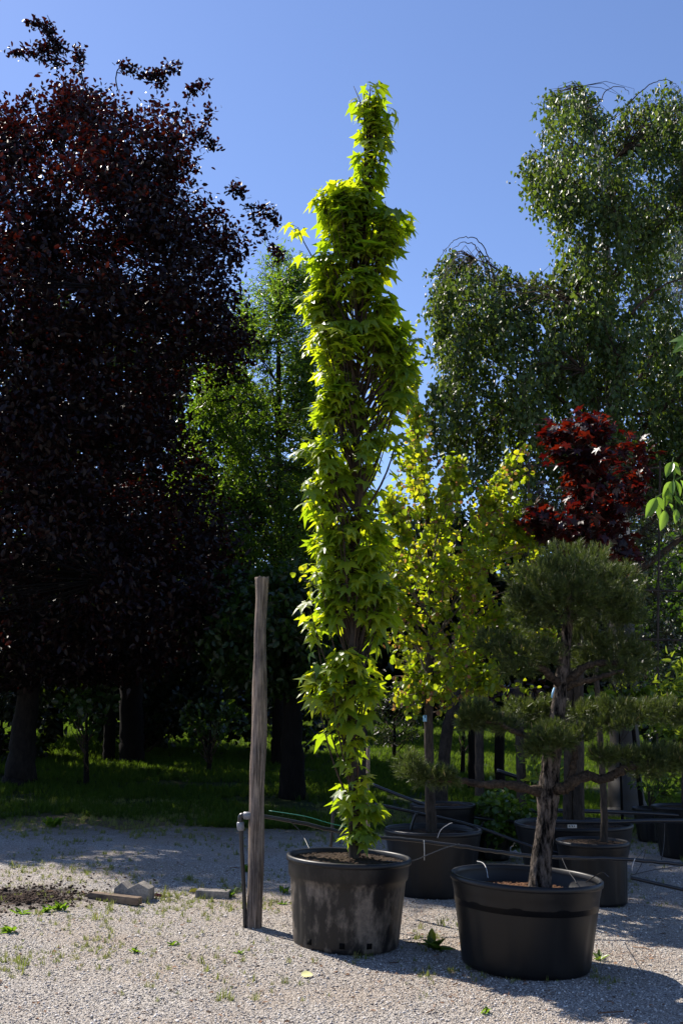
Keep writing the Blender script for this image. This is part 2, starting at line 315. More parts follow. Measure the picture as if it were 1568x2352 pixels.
# lawn soil / grass base
m, n, o = newmat('lawn base'); tc = n.nodes.new('ShaderNodeTexCoord'); P0 = tc.outputs['Object']
a = noise_n(n, None, 1.3, 6, .7); n.links.new(P0, a.inputs['Vector']); b = noise_n(n, None, 22, 5, .7); n.links.new(P0, b.inputs['Vector'])
ra = ramp(n, [(.35, (.022, .034, .010)), (.55, (.032, .048, .013)), (.7, (.07, .055, .032))]); n.links.new(a.outputs[0], ra.inputs[0])
sp = n.nodes.new('ShaderNodeSeparateXYZ'); n.links.new(P0, sp.inputs[0])
ad = n.nodes.new('ShaderNodeMath'); ad.operation = 'MULTIPLY_ADD'; ad.inputs[1].default_value = 4.0; n.links.new(a.outputs[0], ad.inputs[0]); n.links.new(sp.outputs[1], ad.inputs[2])
ry = n.nodes.new('ShaderNodeMapRange'); ry.inputs[1].default_value = 15.5; ry.inputs[2].default_value = 18.0; n.links.new(ad.outputs[0], ry.inputs[0])
mx = n.nodes.new('ShaderNodeMix'); mx.data_type = 'RGBA'; mx.inputs[6].default_value = (.13, .10, .055, 1); n.links.new(ry.outputs[0], mx.inputs[0]); n.links.new(ra.outputs[0], mx.inputs[7])
p = n.nodes.new('ShaderNodeBsdfPrincipled'); p.inputs['Roughness'].default_value = .9; p.inputs['Specular IOR Level'].default_value = .1
bm = n.nodes.new('ShaderNodeBump'); bm.inputs['Strength'].default_value = .9; bm.inputs['Distance'].default_value = .05; n.links.new(b.outputs[0], bm.inputs['Height'])
n.links.new(mx.outputs[2], p.inputs[0]); n.links.new(bm.outputs[0], p.inputs['Normal']); n.links.new(p.outputs[0], o.inputs[0]); M['lawn'] = m

# ------------------------------------------------------------------ ground
def edge_y(x):
    x = np.asarray(x, float)
    return 13.9 + 0.35 * np.sin(x * 1.1 + 1) + 0.25 * np.sin(x * 2.7) + .12 * np.sin(x * 7.3)
def strip(xs, rows):
    V = []; 
    for r_ in rows: V.append(np.stack([xs, r_, gz(xs, r_)], -1))
    V = np.concatenate(V); nx = len(xs); idx = np.arange(len(V)).reshape(-1, nx)
    F = np.stack([idx[:-1, :-1], idx[:-1, 1:], idx[1:, 1:], idx[1:, :-1]], -1).reshape(-1, 4)
    mb = MB(); mb.add(V, [F]); return mb
xs = np.concatenate([np.linspace(-60, -10, 26), np.arange(-9.9, 10, .1), np.linspace(10, 60, 26)])
ey = edge_y(xs)
g_ = strip(xs, [-3 + (ey + 3) * t for t in np.linspace(0, 1, 150)]).build('gravel_yard', M['gravel'], smooth=True); kind(g_, 'structure')
l_ = strip(xs, [ey + (62 - ey) * t ** 1.6 for t in np.linspace(0, 1, 110)] + [xs * 0 + y for y in (80, 110, 200, 400)]).build('lawn', M['lawn'], smooth=True); kind(l_, 'structure')

# ------------------------------------------------------------------ leaf templates
def halfleaf(prof, fold=.15, bend=-.15):
    """prof: (x, halfwidth) from base to tip, base & tip width 0"""
    V = [(x, 0, bend * x * x) for x, w_ in (prof[0], prof[-1])]
    mid = prof[1:-1]; k = len(mid)
    V += [(x, w_, fold * w_ * 2 + bend * x * x) for x, w_ in mid] + [(x, -w_, fold * w_ * 2 + bend * x * x) for x, w_ in mid]
    F = [tuple([0] + [1] + [2 + k - 1 - i for i in range(k)]), tuple([0] + [2 + k + i for i in range(k)] + [1])]
    return V, F
T_oval = halfleaf([(0, 0), (.3, .27), (.7, .22), (1, 0)])
T_birch = halfleaf([(0, 0), (.25, .36), (.6, .25), (1, 0)], .2, -.2)
T_lance = halfleaf([(0, 0), (.3, .13), (.65, .11), (1, 0)], .2, -.25)
T_heart = halfleaf([(0, 0), (-.05, .25), (.2, .48), (.6, .46), (.88, .22), (1, 0)], .14, -.18)
T_long = halfleaf([(0, 0), (.15, .14), (.4, .21), (.7, .15), (.9, .06), (1, 0)], .22, -.3)
T_round = halfleaf([(0, 0), (.12, .3), (.5, .42), (.85, .25), (1, 0)], .12, -.15)
def star(angs, lens, wid, notch, droop, fold=.0):
    V = [(0, 0, 0)]; F = []
    k = len(angs)
    for i, (a, L) in enumerate(zip(angs, lens)):
        a = R(a); d = np.array([math.cos(a), math.sin(a)]); q = np.array([-d[1], d[0]])
        pts = [d * notch * 1.0 - q * wid * .8, d * L * .52 - q * wid * .8, d * L, d * L * .52 + q * wid * .8, d * notch * 1.0 + q * wid * .8, d * L * .5]
        b = len(V)
        for j, p_ in enumerate(pts):
            r_ = np.linalg.norm(p_); z = -droop * r_ * r_ + (fold if j != 5 and j != 2 else 0) * .12
            V.append((p_[0], p_[1], z))
        F += [(0, b, b + 5), (b, b + 1, b + 5), (b + 1, b + 2, b + 5), (b + 2, b + 3, b + 5), (b + 3, b + 4, b + 5), (b + 4, 0, b + 5)]
    # webbing between lobes
    for i in range(k - 1):
        F.append((0, 1 + 6 * i + 4, 1 + 6 * (i + 1)))
    return V, F
T_star = [star([-112, -54, 0, 54, 112], [.68, .93, 1, .93, .68], .205, .44, d_, f_) for d_, f_ in ((.22, .4), (.4, .6), (.08, .25))]
T_maple = [star([-110, -55, 0, 55, 110], [.6, .9, 1, .9, .6], .23, .45, d_, .4) for d_ in (.1, .3)]

def unit(a): return a / (np.linalg.norm(a, axis=-1, keepdims=True) + 1e-9)
def rdir(k): return unit(rng.normal(size=(k, 3)))

# ------------------------------------------------------------------ crown volume from an outline
def inpoly(p, poly):
    x, y = p[:, 0], p[:, 1]; c = np.zeros(len(p), bool); n_ = len(poly); j = n_ - 1
    for i in range(n_):
        xi, yi = poly[i]; xj, yj = poly[j]
        if yi != yj:
            c ^= ((yi > y) != (yj > y)) & (x < (xj - xi) * (y - yi) / (yj - yi) + xi)
        j = i
    return c
def edist(p, poly):
    d = np.full(len(p), 1e9); n_ = len(poly)
    for i in range(n_):
        a = np.array(poly[i], float); b = np.array(poly[(i + 1) % n_], float); ab = b - a
        t = np.clip(((p - a) @ ab) / (ab @ ab + 1e-9), 0, 1)
        d = np.minimum(d, np.linalg.norm(p - (a + t[:, None] * ab), axis=1))
    return d
def sample_crown(poly, k, Y, dmax, gap=0.0, gfreq=.8, Rpx=None):
    poly = np.array(poly, float); lo, hi = poly.min(0), poly.max(0); res = []
    n_ = 0; it = 0
    while n_ < k and it < 60:
        it += 1
        q = rng.uniform(lo, hi, (k * 3, 2)); q = q[inpoly(q, poly)]
        d = edist(q, poly); Rm = Rpx or d.max()
        half = dmax * np.sqrt(np.clip(1 - (1 - np.clip(d / Rm, 0, 1)) ** 2, 0, 1))
        u = rng.uniform(-1, 1, len(q)); u = np.sign(u) * np.abs(u) ** .75
        P = D(q[:, 0], q[:, 1], Y + u * half)
        if gap > -1:
            keep = np.array([mnoise.noise(Vector(a * gfreq)) + .35 * mnoise.noise(Vector(a * gfreq * 2.7 + 5)) > gap for a in P], bool)
            P = P[keep]
        res.append(P); n_ += len(P)
    return np.concatenate(res)[:k]

def tree(name, base, label, cat, group, trunk, rad, poly, Y, dmax, ntw, nleaf, leaf, mat, size,
         bark='bark_grey', twigm='twig', limbs=24, rise=.9, twl=.5, spread=.10, droop=.3, weep=0, gap=-.15, gfreq=.8,
         twr=.006, limbr=.4, upb=.5, Rpx=None, tipmat=None, parts=('trunk', 'branches', 'crown'), drawtwigs=True, lmin=0.0, extra=(), extraleaf=0):
    base = np.asarray(base, float)
    root = empty(name, base, label, cat, group)
    tp = smooth_path(trunk, 8); tr = np.interp(np.linspace(0, 1, len(tp)), np.linspace(0, 1, len(rad)), rad)
    wob = 0.06 * tr[:, None] * rng.normal(size=(len(tp), 3)); 
    tb = MB(); tb.tube(tp + wob, tr, 14); tb.build(parts[0], M[bark], root, True, base)
    T = sample_crown(poly, ntw, Y, dmax, gap, gfreq, Rpx)
    tl = np.concatenate([[0], np.cumsum(np.linalg.norm(np.diff(tp, axis=0), axis=1))])
    bb = MB(); LP = [tp[len(tp) // 3:]]; 
    far = T[rng.permutation(len(T))[:limbs]]
    for t_ in far:
        hd = math.hypot(t_[0] - base[0], t_[1] - base[1])
        za = min(max(t_[2] - rise * hd, tp[0][2] + lmin + .35 * (tp[-1][2] - tp[0][2]) * rng.uniform(.2, .9)), tp[-1][2])
        i = int(np.argmin(abs(tp[:, 2] - za))); a = tp[i]
        c = a + (t_ - a) * .5 + np.array([0, 0, -.10 * hd * (1 if not weep else -1.2)]) + rng.normal(size=3) * .04 * hd
        s_ = np.linspace(0, 1, 10)[:, None]; path = (1 - s_) ** 2 * a + 2 * s_ * (1 - s_) * c + s_ ** 2 * t_
        path[1:-1] += rng.normal(size=(8, 3)) * .012 * hd
        r0 = min(tr[i] * limbr, .02 + .018 * hd)
        bb.tube(path, np.linspace(r0, max(r0 * .2, twr), 10), 5, False); LP.append(path[2:])
    LP = np.concatenate(LP)
    A = np.empty_like(T)
    for i in range(0, len(T), 400):
        d = T[i:i + 400, None] - LP[None]; dd = np.linalg.norm(d, axis=2) + np.clip(-d[:, :, 2], 0, None) * (1.2 if not weep else 0)
        A[i:i + 400] = LP[np.argmin(dd, 1)]
    # twigs
    V = T - A; L = np.linalg.norm(V, axis=1)
    if drawtwigs:
        for a, t_, l_ in zip(A, T, L):
            if l_ < .05: continue
            mid = (a + t_) / 2 + np.array([0, 0, -.08 * l_ * (1 if not weep else -2)]) + rng.normal(size=3) * .05 * l_
            bb.tube(np.array([a, mid, t_]), [twr * 1.5, twr, twr * .5], 3, False)
    cb = MB(); m_ = nleaf
    tlen = np.minimum(L, twl * rng.uniform(.7, 1.3, len(T)))
    st = T - unit(V) * tlen[:, None]
    if weep:
        ln = weep * rng.uniform(.4, 1.2, len(T))
        ed = T + np.stack([rng.normal(size=len(T)) * .12, rng.normal(size=len(T)) * .12, -ln], -1)
        if drawtwigs:
            for a, b_ in zip(T, ed):
                bb.tube(np.array([a, (a + b_) / 2 + rng.normal(size=3) * .03, b_]), [twr * .6, twr * .5, twr * .3], 3, False)
        st = T; en = ed
    else: en = T
    for pts, r0, r1, yy in extra:
        Pe = smooth_path([D(x, y, yy) for x, y in pts], 6); Pe += rng.normal(size=Pe.shape) * .008; bb.tube(Pe, np.linspace(r0, r1, len(Pe)), 5, False)
        if extraleaf:
            k_ = int(len(Pe) * extraleaf); q = rng.integers(len(Pe) // 3, len(Pe), k_); cb.scatter(*leaf, Pe[q] + rng.normal(size=(k_, 3)) * .065, rdir(k_) + [0, 0, -.1], rdir(k_), size * rng.uniform(.6, 1.05, k_))
    bb.build(parts[1], M[twigm], root, True, base)
    i = np.repeat(np.arange(len(T)), m_); t_ = rng.uniform(0, 1.08, len(i))[:, None]
    P = st[i] + (en - st)[i] * t_ + rng.normal(size=(len(i), 3)) * spread
    axis = unit((en - st)[i])
    X = unit(axis * .5 + rdir(len(i)) * 1.0 + np.array([0, 0, -droop]))
    N = unit(rdir(len(i)) * (1 - upb) + np.array([0, 0, upb]))
    S = size * rng.uniform(.65, 1.2, len(i))
    tv = leaf if isinstance(leaf, list) else [leaf]
    if tipmat:
        tip = (t_[:, 0] > .85) & (rng.uniform(size=len(i)) < .5)
        cb.m = 1; cb.scatter(*tv[0], P[tip], X[tip], N[tip], S[tip] * .62); cb.m = 0
        P, X, N, S = P[~tip], X[~tip], N[~tip], S[~tip]
    w_ = rng.integers(0, len(tv), len(P))
    for k_ in range(len(tv)):
        q = w_ == k_; cb.scatter(*tv[k_], P[q], X[q], N[q], S[q])
    cb.build(parts[2], [M[mat], M[tipmat]] if tipmat else M[mat], root, False, base)
    return root

# ================================================================== pots
def pot(loc, Rt, Rb, h, label, group, lean=0, rotz=0, band=.22, soil_drop=.05, soil='soil', bodym='pot', rimm='pot_rim', flutes=12, holes=(), lipw=.018, name='plant_pot', bandin=.012, tagon=None):
    root = empty(name, loc, label, 'pot', group); root.rotation_euler = (0, lean, rotz)
    zb = h * (1 - band)
    def fl(th, z, r):
        k = np.clip((zb - .02 - z) / .04, 0, 1) * np.clip((z - .03) / .06, 0, 1) * (r > Rb * .9)
        s_ = np.cos(th * flutes); return -k * .005 * np.clip(s_ - .55, 0, 1) / .45
    rr = lambda z: Rb + (Rt - bandin - .012 - Rb) * (z / zb)
    prof = [(Rb * .3, .004), (Rb - .01, .002), (Rb, .012)] + [(rr(z), z) for z in np.linspace(.03, zb - .012, 12)] + \
           [(Rt - .024, zb + .004), (Rt - .020, zb + .02), (Rt - .014, h * .9), (Rt - .012, h - .035)]
    inner = [(Rt - .022, h - .012), (Rt - .03, h - soil_drop - .06), (Rt * .5, h - soil_drop - .07)]
    b_ = MB(); b_.lathe(prof, 144, fl); b_.lathe(inner, 96); bd_ = b_.build('body', M[bodym], root, True)
    r_ = MB(); lp = [(Rt - .024, h - .03)]
    lp = [(Rt - .018, h - .036), (Rt - .002, h - .033), (Rt, h - .022), (Rt - .001, h - .008), (Rt - .008, h), (Rt - .02, h + .001), (Rt - .03, h - .006), (Rt - .031, h - .03)]
    r_.lathe(lp, 144); r_.build('rim', M[rimm], root, True)
    s_ = MB(); rs = Rt - .03; zs = h - soil_drop; V = [(0, 0, zs + .02)]; F = []; k = 60
    rings = [.15, .3, .45, .6, .75, .9, 1.0]
    for a in rings:
        for j in range(k):
            t = j * 2 * math.pi / k; V.append((rs * a * math.cos(t), rs * a * math.sin(t), zs + .02 * (1 - a) + random.uniform(-.007, .007)))
    for j in range(k): F.append((0, 1 + j, 1 + (j + 1) % k))
    for i in range(len(rings) - 1):
        for j in range(k): F.append((1 + i * k + j, 1 + (i + 1) * k + j, 1 + (i + 1) * k + (j + 1) % k, 1 + i * k + (j + 1) % k))
    s_.add(V, F)
    # crumbs on the soil
    q = 700; th = rng.uniform(0, 6.283, q); rad_ = rs * np.sqrt(rng.uniform(0, .95, q))
    CV = np.array([(1, 0, 0), (-1, 0, 0), (0, 1, 0), (0, -1, 0), (0, 0, .7), (0, 0, -.7)]); CF = [(0, 2, 4), (2, 1, 4), (1, 3, 4), (3, 0, 4)]
    s_.scatter(CV, CF, np.stack([rad_ * np.cos(th), rad_ * np.sin(th), zs + .02 * (1 - rad_ / rs) + .003 + 0 * th], -1), rdir(q) * np.array([1, 1, .2]), np.tile([0, 0, 1.], (q, 1)) + .3 * rdir(q), rng.uniform(.004, .013, q))
    s_.build('soil', M[soil], root)
    for a in holes:
        hb = MB(); r0 = rr(.055) + .001
        hb.box((r0 * math.cos(a), r0 * math.sin(a), .055), (.008, .034, .034), a); hb.build('drain_hole', M['hole'], bd_)  # solid box, no cut opening; the hole's shade is painted on it
    return root

p1 = G(794, 2167)
pot(p1, .425, .352, .56, 'dusty black round pot holding the tall star-leaved tree, beside the wooden post', 'black plant pots',
    lean=R(2.2), band=.24, soil_drop=.035, bandin=.022, bodym='pot_dusty', flutes=14, holes=(-1.75, -1.25, -2.4), rotz=0.1)
p2 = G(1206, 2217)
pot(p2, .475, .39, .53, 'clean black round pot in the foreground, holding the cloud-pruned pine', 'black plant pots', lean=R(2.4), band=.2,
    soil_drop=.11, soil='mulch', flutes=10)
p3 = G(1003, 2068) + np.array([0, .36, 0]); p3[2] = gz(p3[0], p3[1])
pot(p3, .43, .345, .545, 'black pot half hidden behind the dusty pot, holding the yellow-green heart-leaved tree', 'black plant pots', lean=R(.8), soil_drop=.05, bodym='pot_grey')
p4 = G(1378, 2082) + np.array([0, .2, 0]); p4[2] = gz(p4[0], p4[1])
pot(p4, .31, .27, .50, 'black pot right behind the pine pot, holding the thin red-leaved tree', 'black plant pots', lean=R(.5), soil_drop=.03)
p5 = D(1318, 1960, 10.3); p5[2] = gz(p5[0], p5[1])
pot(p5, .58, .47, .50, 'widest black pot, behind the pine trunk, with small tags clipped on its rim', 'black plant pots', soil_drop=.04, flutes=8)
p6 = G(1508, 1938) + np.array([0, .2, 0])
pot(p6, .23, .17, .42, 'small greyish pot far back near the right edge, standing in sun', 'black plant pots', bodym='pot_grey', soil_drop=.03)
p7 = G(1590, 1976) + np.array([.02, .25, 0])
pot(p7, .36, .29, .56, 'black pot cut by the right edge of the photo', 'black plant pots', soil_drop=.03)
p8 = G(1138, 1980) + np.array([0, .2, 0])
pot(p8, .22, .18, .34, 'small black pot under the green bush, between the two middle pots', 'black plant pots', soil_drop=.03)
p9 = G(1030, 1990) + np.array([0, .5, 0]); p9[2] = gz(p9[0], p9[1])
pot(p9, .36, .30, .58, 'black pot behind the heart-leaved tree trunk, mostly hidden', 'black plant pots', soil_drop=.03)

# rim tags on the wide pot
for i, (px, py, w_, m_) in enumerate([(1314, 1888, .10, 'greytag'), (1313, 1898, .10, 'white')]):
    c_ = D(px, py, p5[1] - .60); b_ = MB(); b_.box(c_, (w_ * .85, .004, .032)); 
    t_ = empty('plant_tag', c_, ['grey paper tag clipped on the rim of the widest pot', 'white paper tag with dark marks hanging under the grey one on the widest pot'][i], 'tag', 'tags on the wide pot')
    pl_ = b_.build('tag_plate', M[m_], t_, False, c_)
    k_ = MB()
    for q in (-.026, 0, .022): k_.box(c_ + np.array([q, -.0035, .002]), (.008, .002, .012))
    k_.build('printed_mark', M['ink'], pl_, False, c_)

# ================================================================== star-leaved columnar tree
prof = [(184, 815, 875), (205, 815, 885), (240, 822, 880), (262, 818, 912), (300, 820, 902), (340, 812, 890), (380, 808, 888), (415, 822, 878),
        (428, 745, 862), (455, 730, 870), (485, 735, 945), (515, 750, 950), (545, 770, 935), (575, 740, 915), (590, 712, 915), (640, 715, 905), (672, 705, 908), (700, 690, 912),
        (750, 700, 925), (800, 702, 945), (845, 722, 958), (890, 728, 945), (930, 720, 925), (960, 724, 915), (1000, 700, 925), (1020, 690, 925), (1060, 702, 918),
        (1100, 712, 900), (1130, 704, 905), (1170, 712, 900), (1200, 722, 892), (1250, 738, 890), (1290, 724, 905), (1340, 735, 905), (1385, 696, 888),
        (1420, 695, 885), (1455, 712, 895), (1490, 724, 900), (1520, 712, 905), (1560, 716, 905), (1600, 738, 895), (1635, 755, 880), (1660, 768, 850),
        (1700, 758, 848), (1728, 770, 842), (1740, 800, 830), (1772, 800, 840), (1785, 756, 862), (1850, 764, 872), (1900, 772, 866), (1940, 768, 855), (1962, 782, 850)]
prof = np.array(prof, float)
Yg = float(p1[1]); gbase = np.array([D(812, 1966, Yg)[0], Yg, D(812, 1966, Yg)[2]])
groot = empty('columnar_tree', gbase, 'tall narrow tree with star-shaped yellow-green leaves, growing in the dusty pot beside the post', 'tree')
gt = [(812, 1990), (812, 1900), (810, 1800), (807, 1700), (808, 1600), (810, 1450), (815, 1300), (820, 1150), (822, 1000), (822, 850), (826, 700), (830, 560), (838, 430), (842, 320), (848, 215)]
gtr = np.array([D(a, b, Yg) for a, b in gt]); gr = [.040, .036, .034, .033, .031, .028, .025, .022, .019, .016, .014, .011, .008, .006, .003]
tb = MB(); tb.tube(smooth_path(gtr, 5), np.interp(np.linspace(0, 1, 71), np.linspace(0, 1, 15), gr), 10); tb.build('trunk', M['bark_grey'], groot, True, gbase)
bb = MB(); cbs = [MB(), MB(), MB()]
tpz = gtr[:, 2]
def shoot(px, py, dy, nl, lo=.55, sz=.125, curve=True, out_=None):
    tip = D(px, py, Yg + dy); za = max(tip[2] - rng.uniform(lo, lo + .5), gbase[2] + .15)
    a = np.array([np.interp(za, tpz, gtr[:, k]) for k in range(3)])
    c = a + (tip - a) * np.array([.75, .75, .4])
    s_ = np.linspace(0, 1, 7)[:, None]; path = (1 - s_) ** 2 * a + 2 * s_ * (1 - s_) * c + s_ ** 2 * tip
    bb.tube(path, np.linspace(.009, .003, 7), 5, False)
    axis = np.array([np.interp(tip[2], tpz, gtr[:, 0]), Yg])
    o_ = np.array([tip[0] - axis[0], tip[1] - axis[1]]); on = np.linalg.norm(o_); 
    ang0 = math.atan2(o_[1], o_[0])
    t_ = np.clip(1 - rng.exponential(.16, nl), .3, 1.0)
    Pq = np.array([(1 - t) ** 2 * a + 2 * t * (1 - t) * c + t * t * tip for t in t_])
    az = ang0 + rng.normal(size=nl) * (1.2 if on > .06 else 3)
    outv = np.stack([np.cos(az), np.sin(az), 0 * az], -1)
    pet = rng.uniform(.03, .09, nl)[:, None]
    Pl = Pq + outv * pet + np.array([0, 0, 1]) * pet * rng.uniform(-.2, .7, (nl, 1))
    for q in range(nl): bb.tube(np.array([Pq[q], (Pq[q] + Pl[q]) / 2 + [0, 0, .008], Pl[q]]), .0014, 3, False)
    dn = rng.uniform(.15, 1.3, nl)[:, None]
    X = unit(outv + np.array([0, 0, -1.]) * dn + rdir(nl) * .25)
    N = unit(outv * dn + np.array([0, 0, 1.]) + rdir(nl) * .55)
    S = sz * rng.uniform(.6, 1.12, nl); wv = rng.integers(0, 3, nl)
    for k in range(3):
        q = wv == k
        if q.any(): cbs[k].scatter(*T_star[k], Pl[q], X[q], N[q], S[q])
# envelope-following shoots
cc = []
while len(cc) < 120:
    py = rng.uniform(prof[0, 0] + 8, prof[-1, 0])
    if 1712 < py < 1785: continue
    l_, r_ = np.interp(py, prof[:, 0], prof[:, 1]), np.interp(py, prof[:, 0], prof[:, 2]); wpx = (r_ - l_) / 2
    if wpx < 62 and rng.uniform() < .25: continue
    m_ = rng.choice([44, 36, 30, 22, 12]) if wpx > 62 else 30
    u = rng.uniform(-1, 1); u = math.copysign(abs(u) ** .6, u); hw = max(wpx - m_, 4); px = (l_ + r_) / 2 + u * hw
    dy = rng.uniform(-1, 1) * hw * PM(Yg) * math.sqrt(max(0, 1 - u * u))
    if cc and min((px - a) ** 2 * .6 + (py - b) ** 2 + ((dy - c) / PM(Yg)) ** 2 * .3 for a, b, c in cc) < 13 ** 2: continue
    cc.append((px, py, dy))
for px, py, dy in cc:
    big = 430 < py < 1640; ks = int(rng.integers(3, 6)) if big else 2; sz0 = rng.uniform(.10, .155) if big else rng.uniform(.09, .12)
    for _ in range(ks):
        shoot(px + rng.normal() * 9, py - 4 + rng.normal() * 12, dy + rng.normal() * .03, int(rng.integers(4, 9)), lo=.3 if py < 1750 else .12, sz=sz0 * rng.uniform(.85, 1.1))
for px, py, k in [(684, 522, 6), (744, 452, 12), (760, 440, 8), (850, 196, 9), (835, 205, 6), (925, 500, 10), (900, 495, 7), (712, 690, 6), (706, 1018, 10), (715, 1125, 8), (712, 1395, 9), (722, 1545, 8), (940, 840, 9), (735, 1300, 7), (725, 800, 8), (890, 262, 7), (735, 940, 7), (724, 1440, 7)]:
    shoot(px, py, rng.uniform(-.1, .1), k, lo=.5, sz=.12)
for a_ in [[(845, 300), (826, 230), (812, 198)], [(893, 505), (886, 480), (884, 462)], [(872, 500), (868, 480), (867, 470)]]:
    bb.tube(np.array([D(x, y, Yg - .05) for x, y in a_]), [.005, .0035, .0022], 5)
bb.build('branches', M['twig'], groot, True, gbase)
cm = MB()
for c_ in cbs:
    for v_ in range(1):
        off = cm.n; V_ = np.concatenate(c_.v); cm.v.append(V_)
        for k, gs in c_.f.items(): cm.f.setdefault(k, []).extend([g + off for g in gs])
        cm.n += len(V_)
cm.build('crown', M['gum'], groot, False, gbase)

# stakes and trunks just behind it
def rod(name, pts, Y, r, mat, label, cat, group=None, sides=8, capn=True):
    P = np.array([D(x, y, Y) for x, y in pts]); base = P[0]
    b_ = MB(); P2 = smooth_path(P, 4); b_.tube(P2 + rng.normal(size=P2.shape) * r * .04, np.interp(np.linspace(0, 1, len(P2)), [0, 1], [r, r * .85]), sides)
    o = b_.build(name, M[mat], None, True, base); o.location = [float(v) for v in base]; tag(o, label, cat, group); return o
rod('wooden_stake', [(822, 1985), (815, 1700), (812, 1600)], Yg + .14, .022, 'stake_red', 'red-brown square stake tied behind the trunk of the star-leaved tree', 'stake')
rod('wooden_stake', [(846, 1935), (845, 1840), (845, 1714)], 8.3, .017, 'post', 'thin pale stake ending in mid-air height, right of the star-leaved trunk', 'stake')

# ================================================================== wooden post and riser pipe
b0 = G(585, 2130); Yp = float(b0[1])
pc = [(2150, 567, 601), (2110, 567, 602), (2030, 569, 604), (1937, 572, 606), (1850, 572, 606), (1773, 573, 607), (1700, 576, 612), (1650, 578, 614), (1568, 580, 614), (1500, 583, 612), (1445, 583, 612), (1380, 586, 614), (1326, 585, 617)]
P = np.array([D((a + b) / 2, y, Yp) for y, a, b in pc]); r_ = np.array([(b - a) / 2 * PM(Yp) for y, a, b in pc])
mb = MB(); SP_ = smooth_path(P, 6); rr_ = np.interp(np.linspace(0, 1, len(SP_)), np.linspace(0, 1, len(P)), r_)
k = 28; th = np.arange(k) * 2 * math.pi / k; V = []
for i, c in enumerate(SP_):
    for t in th:
        f = 1 + .11 * mnoise.noise(Vector((math.cos(t) * 1.6, math.sin(t) * 1.6, i * .13))) + .05 * mnoise.noise(Vector((math.cos(t) * 7, math.sin(t) * 7, i * .05)))
        if i > len(SP_) - 16: f -= .10 * math.exp(-((t - 4.55) / .09) ** 2) * (i - len(SP_) + 16) / 16
        V.append(c + rr_[i] * f * np.array([math.cos(t), math.sin(t), 0]))
V = np.array(V); V[-k:, 2] += rng.normal(size=k) * .004; n_ = len(SP_); idx = np.arange(n_ * k).reshape(n_, k); nx = np.roll(idx, -1, 1)
V2 = np.concatenate([V, [SP_[-1] + np.array([0, 0, -.004])]]); F = [np.stack([idx[:-1], nx[:-1], nx[1:], idx[1:]], -1).reshape(-1, 4), np.stack([idx[-1], nx[-1], np.full(k, n_ * k)], -1)]
mb.add(V2, F); o = mb.build('wooden_post', M['post'], None, True, b0); o.location = [float(v) for v in b0]
tag(o, 'weathered grey-brown round wooden post standing in the gravel, split at its top', 'post')

Yr = Yp - .02
rroot = empty('irrigation_pipe', G(562, 2124), 'black watering pipe rising beside the wooden post and running right behind the pots', 'pipe')
ro = np.array(rroot.location)
a = MB(); rp = smooth_path([D(563, 2132, Yr), D(561, 2060, Yr), D(556, 1960, Yr), D(553, 1893, Yr)], 5); a.tube(rp, .0145, 14); a.build('riser', M['rubber'], rroot, True, ro)
a = MB(); a.tube(smooth_path([D(553, 1894, Yr), D(552, 1878, Yr), D(556, 1873, Yr), D(566, 1873, Yr)], 5), .019, 14); elb = a.build('elbow', M['rubber'], rroot, True, ro)
for q in ([D(553, 1908, Yr), D(553, 1904, Yr), D(552, 1890, Yr), D(552, 1888, Yr)], [D(559, 1873, Yr), D(560, 1873, Yr), D(573, 1873.5, Yr), D(575, 1874, Yr + .01)]):
    a = MB(); a.tube(np.array(q), [.02, .0265, .0265, .022], 18); a.build('collar', M['fitting'], elb, False, ro)
Yh = Yp + .12
hp = smooth_path([D(570, 1873.5, Yr), D(592, 1875, Yp + .08), D(612, 1876, Yh), D(690, 1890, Yh + .05), D(772, 1908, Yh + .1), D(853, 1922, Yh + .2), D(950, 1930, 7.75), D(1057, 1944, 7.7), D(1140, 1956, 7.7), D(1221, 1966, 7.75), D(1340, 1971, 7.8), D(1457, 1975, 7.85), D(1568, 1986, 7.9), D(1700, 2000, 7.95)], 6)
hp[3 * 6:, 2] += rng.normal(size=len(hp) - 18) * .0015
a = MB(); a.tube(hp, .0135, 12); a.build('pipe_run', M['rubber'], rroot, True, ro)
def hose(name, pts, r, mat, label, cat='hose', group=None):
    P = np.array([D(*p_) for p_ in pts]); a = MB(); a.tube(smooth_path(P, 6), r, 8)
    o = a.build(name, M[mat], None, True, P[0]); o.location = [float(v) for v in P[0]]; tag(o, label, cat, group); return o
hose('irrigation_pipe', [(860, 1846, 9.4), (959, 1868, 9.4), (1010, 1878, 9.4), (1102, 1902, 9.3), (1221, 1945, 9.2), (1300, 1965, 9.2)], .014, 'rubber', 'black pipe sloping down to the right behind the heart-leaved tree trunk', 'pipe')
hose('irrigation_pipe', [(850, 1800, 11.5), (965, 1845, 11.3), (1063, 1872, 11.2), (1150, 1885, 11.2), (1250, 1890, 11)], .018, 'rubber', 'dark shaded pipe behind the other sloping pipe, in front of the lawn', 'pipe')
hose('irrigation_pipe', [(1200, 1862, 11.4), (1339, 1863, 11.4), (1480, 1868, 11.5), (1640, 1878, 11.5)], .022, 'rubber', 'black pipe running level above the wide pot in front of the lawn', 'pipe')
hose('irrigation_pipe', [(1230, 1888, 9.65), (1400, 1888, 9.6), (1500, 1885, 9.6), (1640, 1886, 9.7)], .020, 'rubber', 'black pipe lying along the rims of the far right pots', 'pipe')
hose('irrigation_pipe', [(1140, 1770, 15), (1220, 1795, 15), (1290, 1815, 15)], .03, 'rubber', 'short dark pipe sloping over the lawn left of the pine trunk', 'pipe')
hose('garden_hose', [(1448, 2016, 8.3), (1500, 2028, 8.3), (1570, 2044, 8.3), (1680, 2070, 8.3)], .014, 'rubber', 'black hose sloping down to the right edge over the shaded gravel')
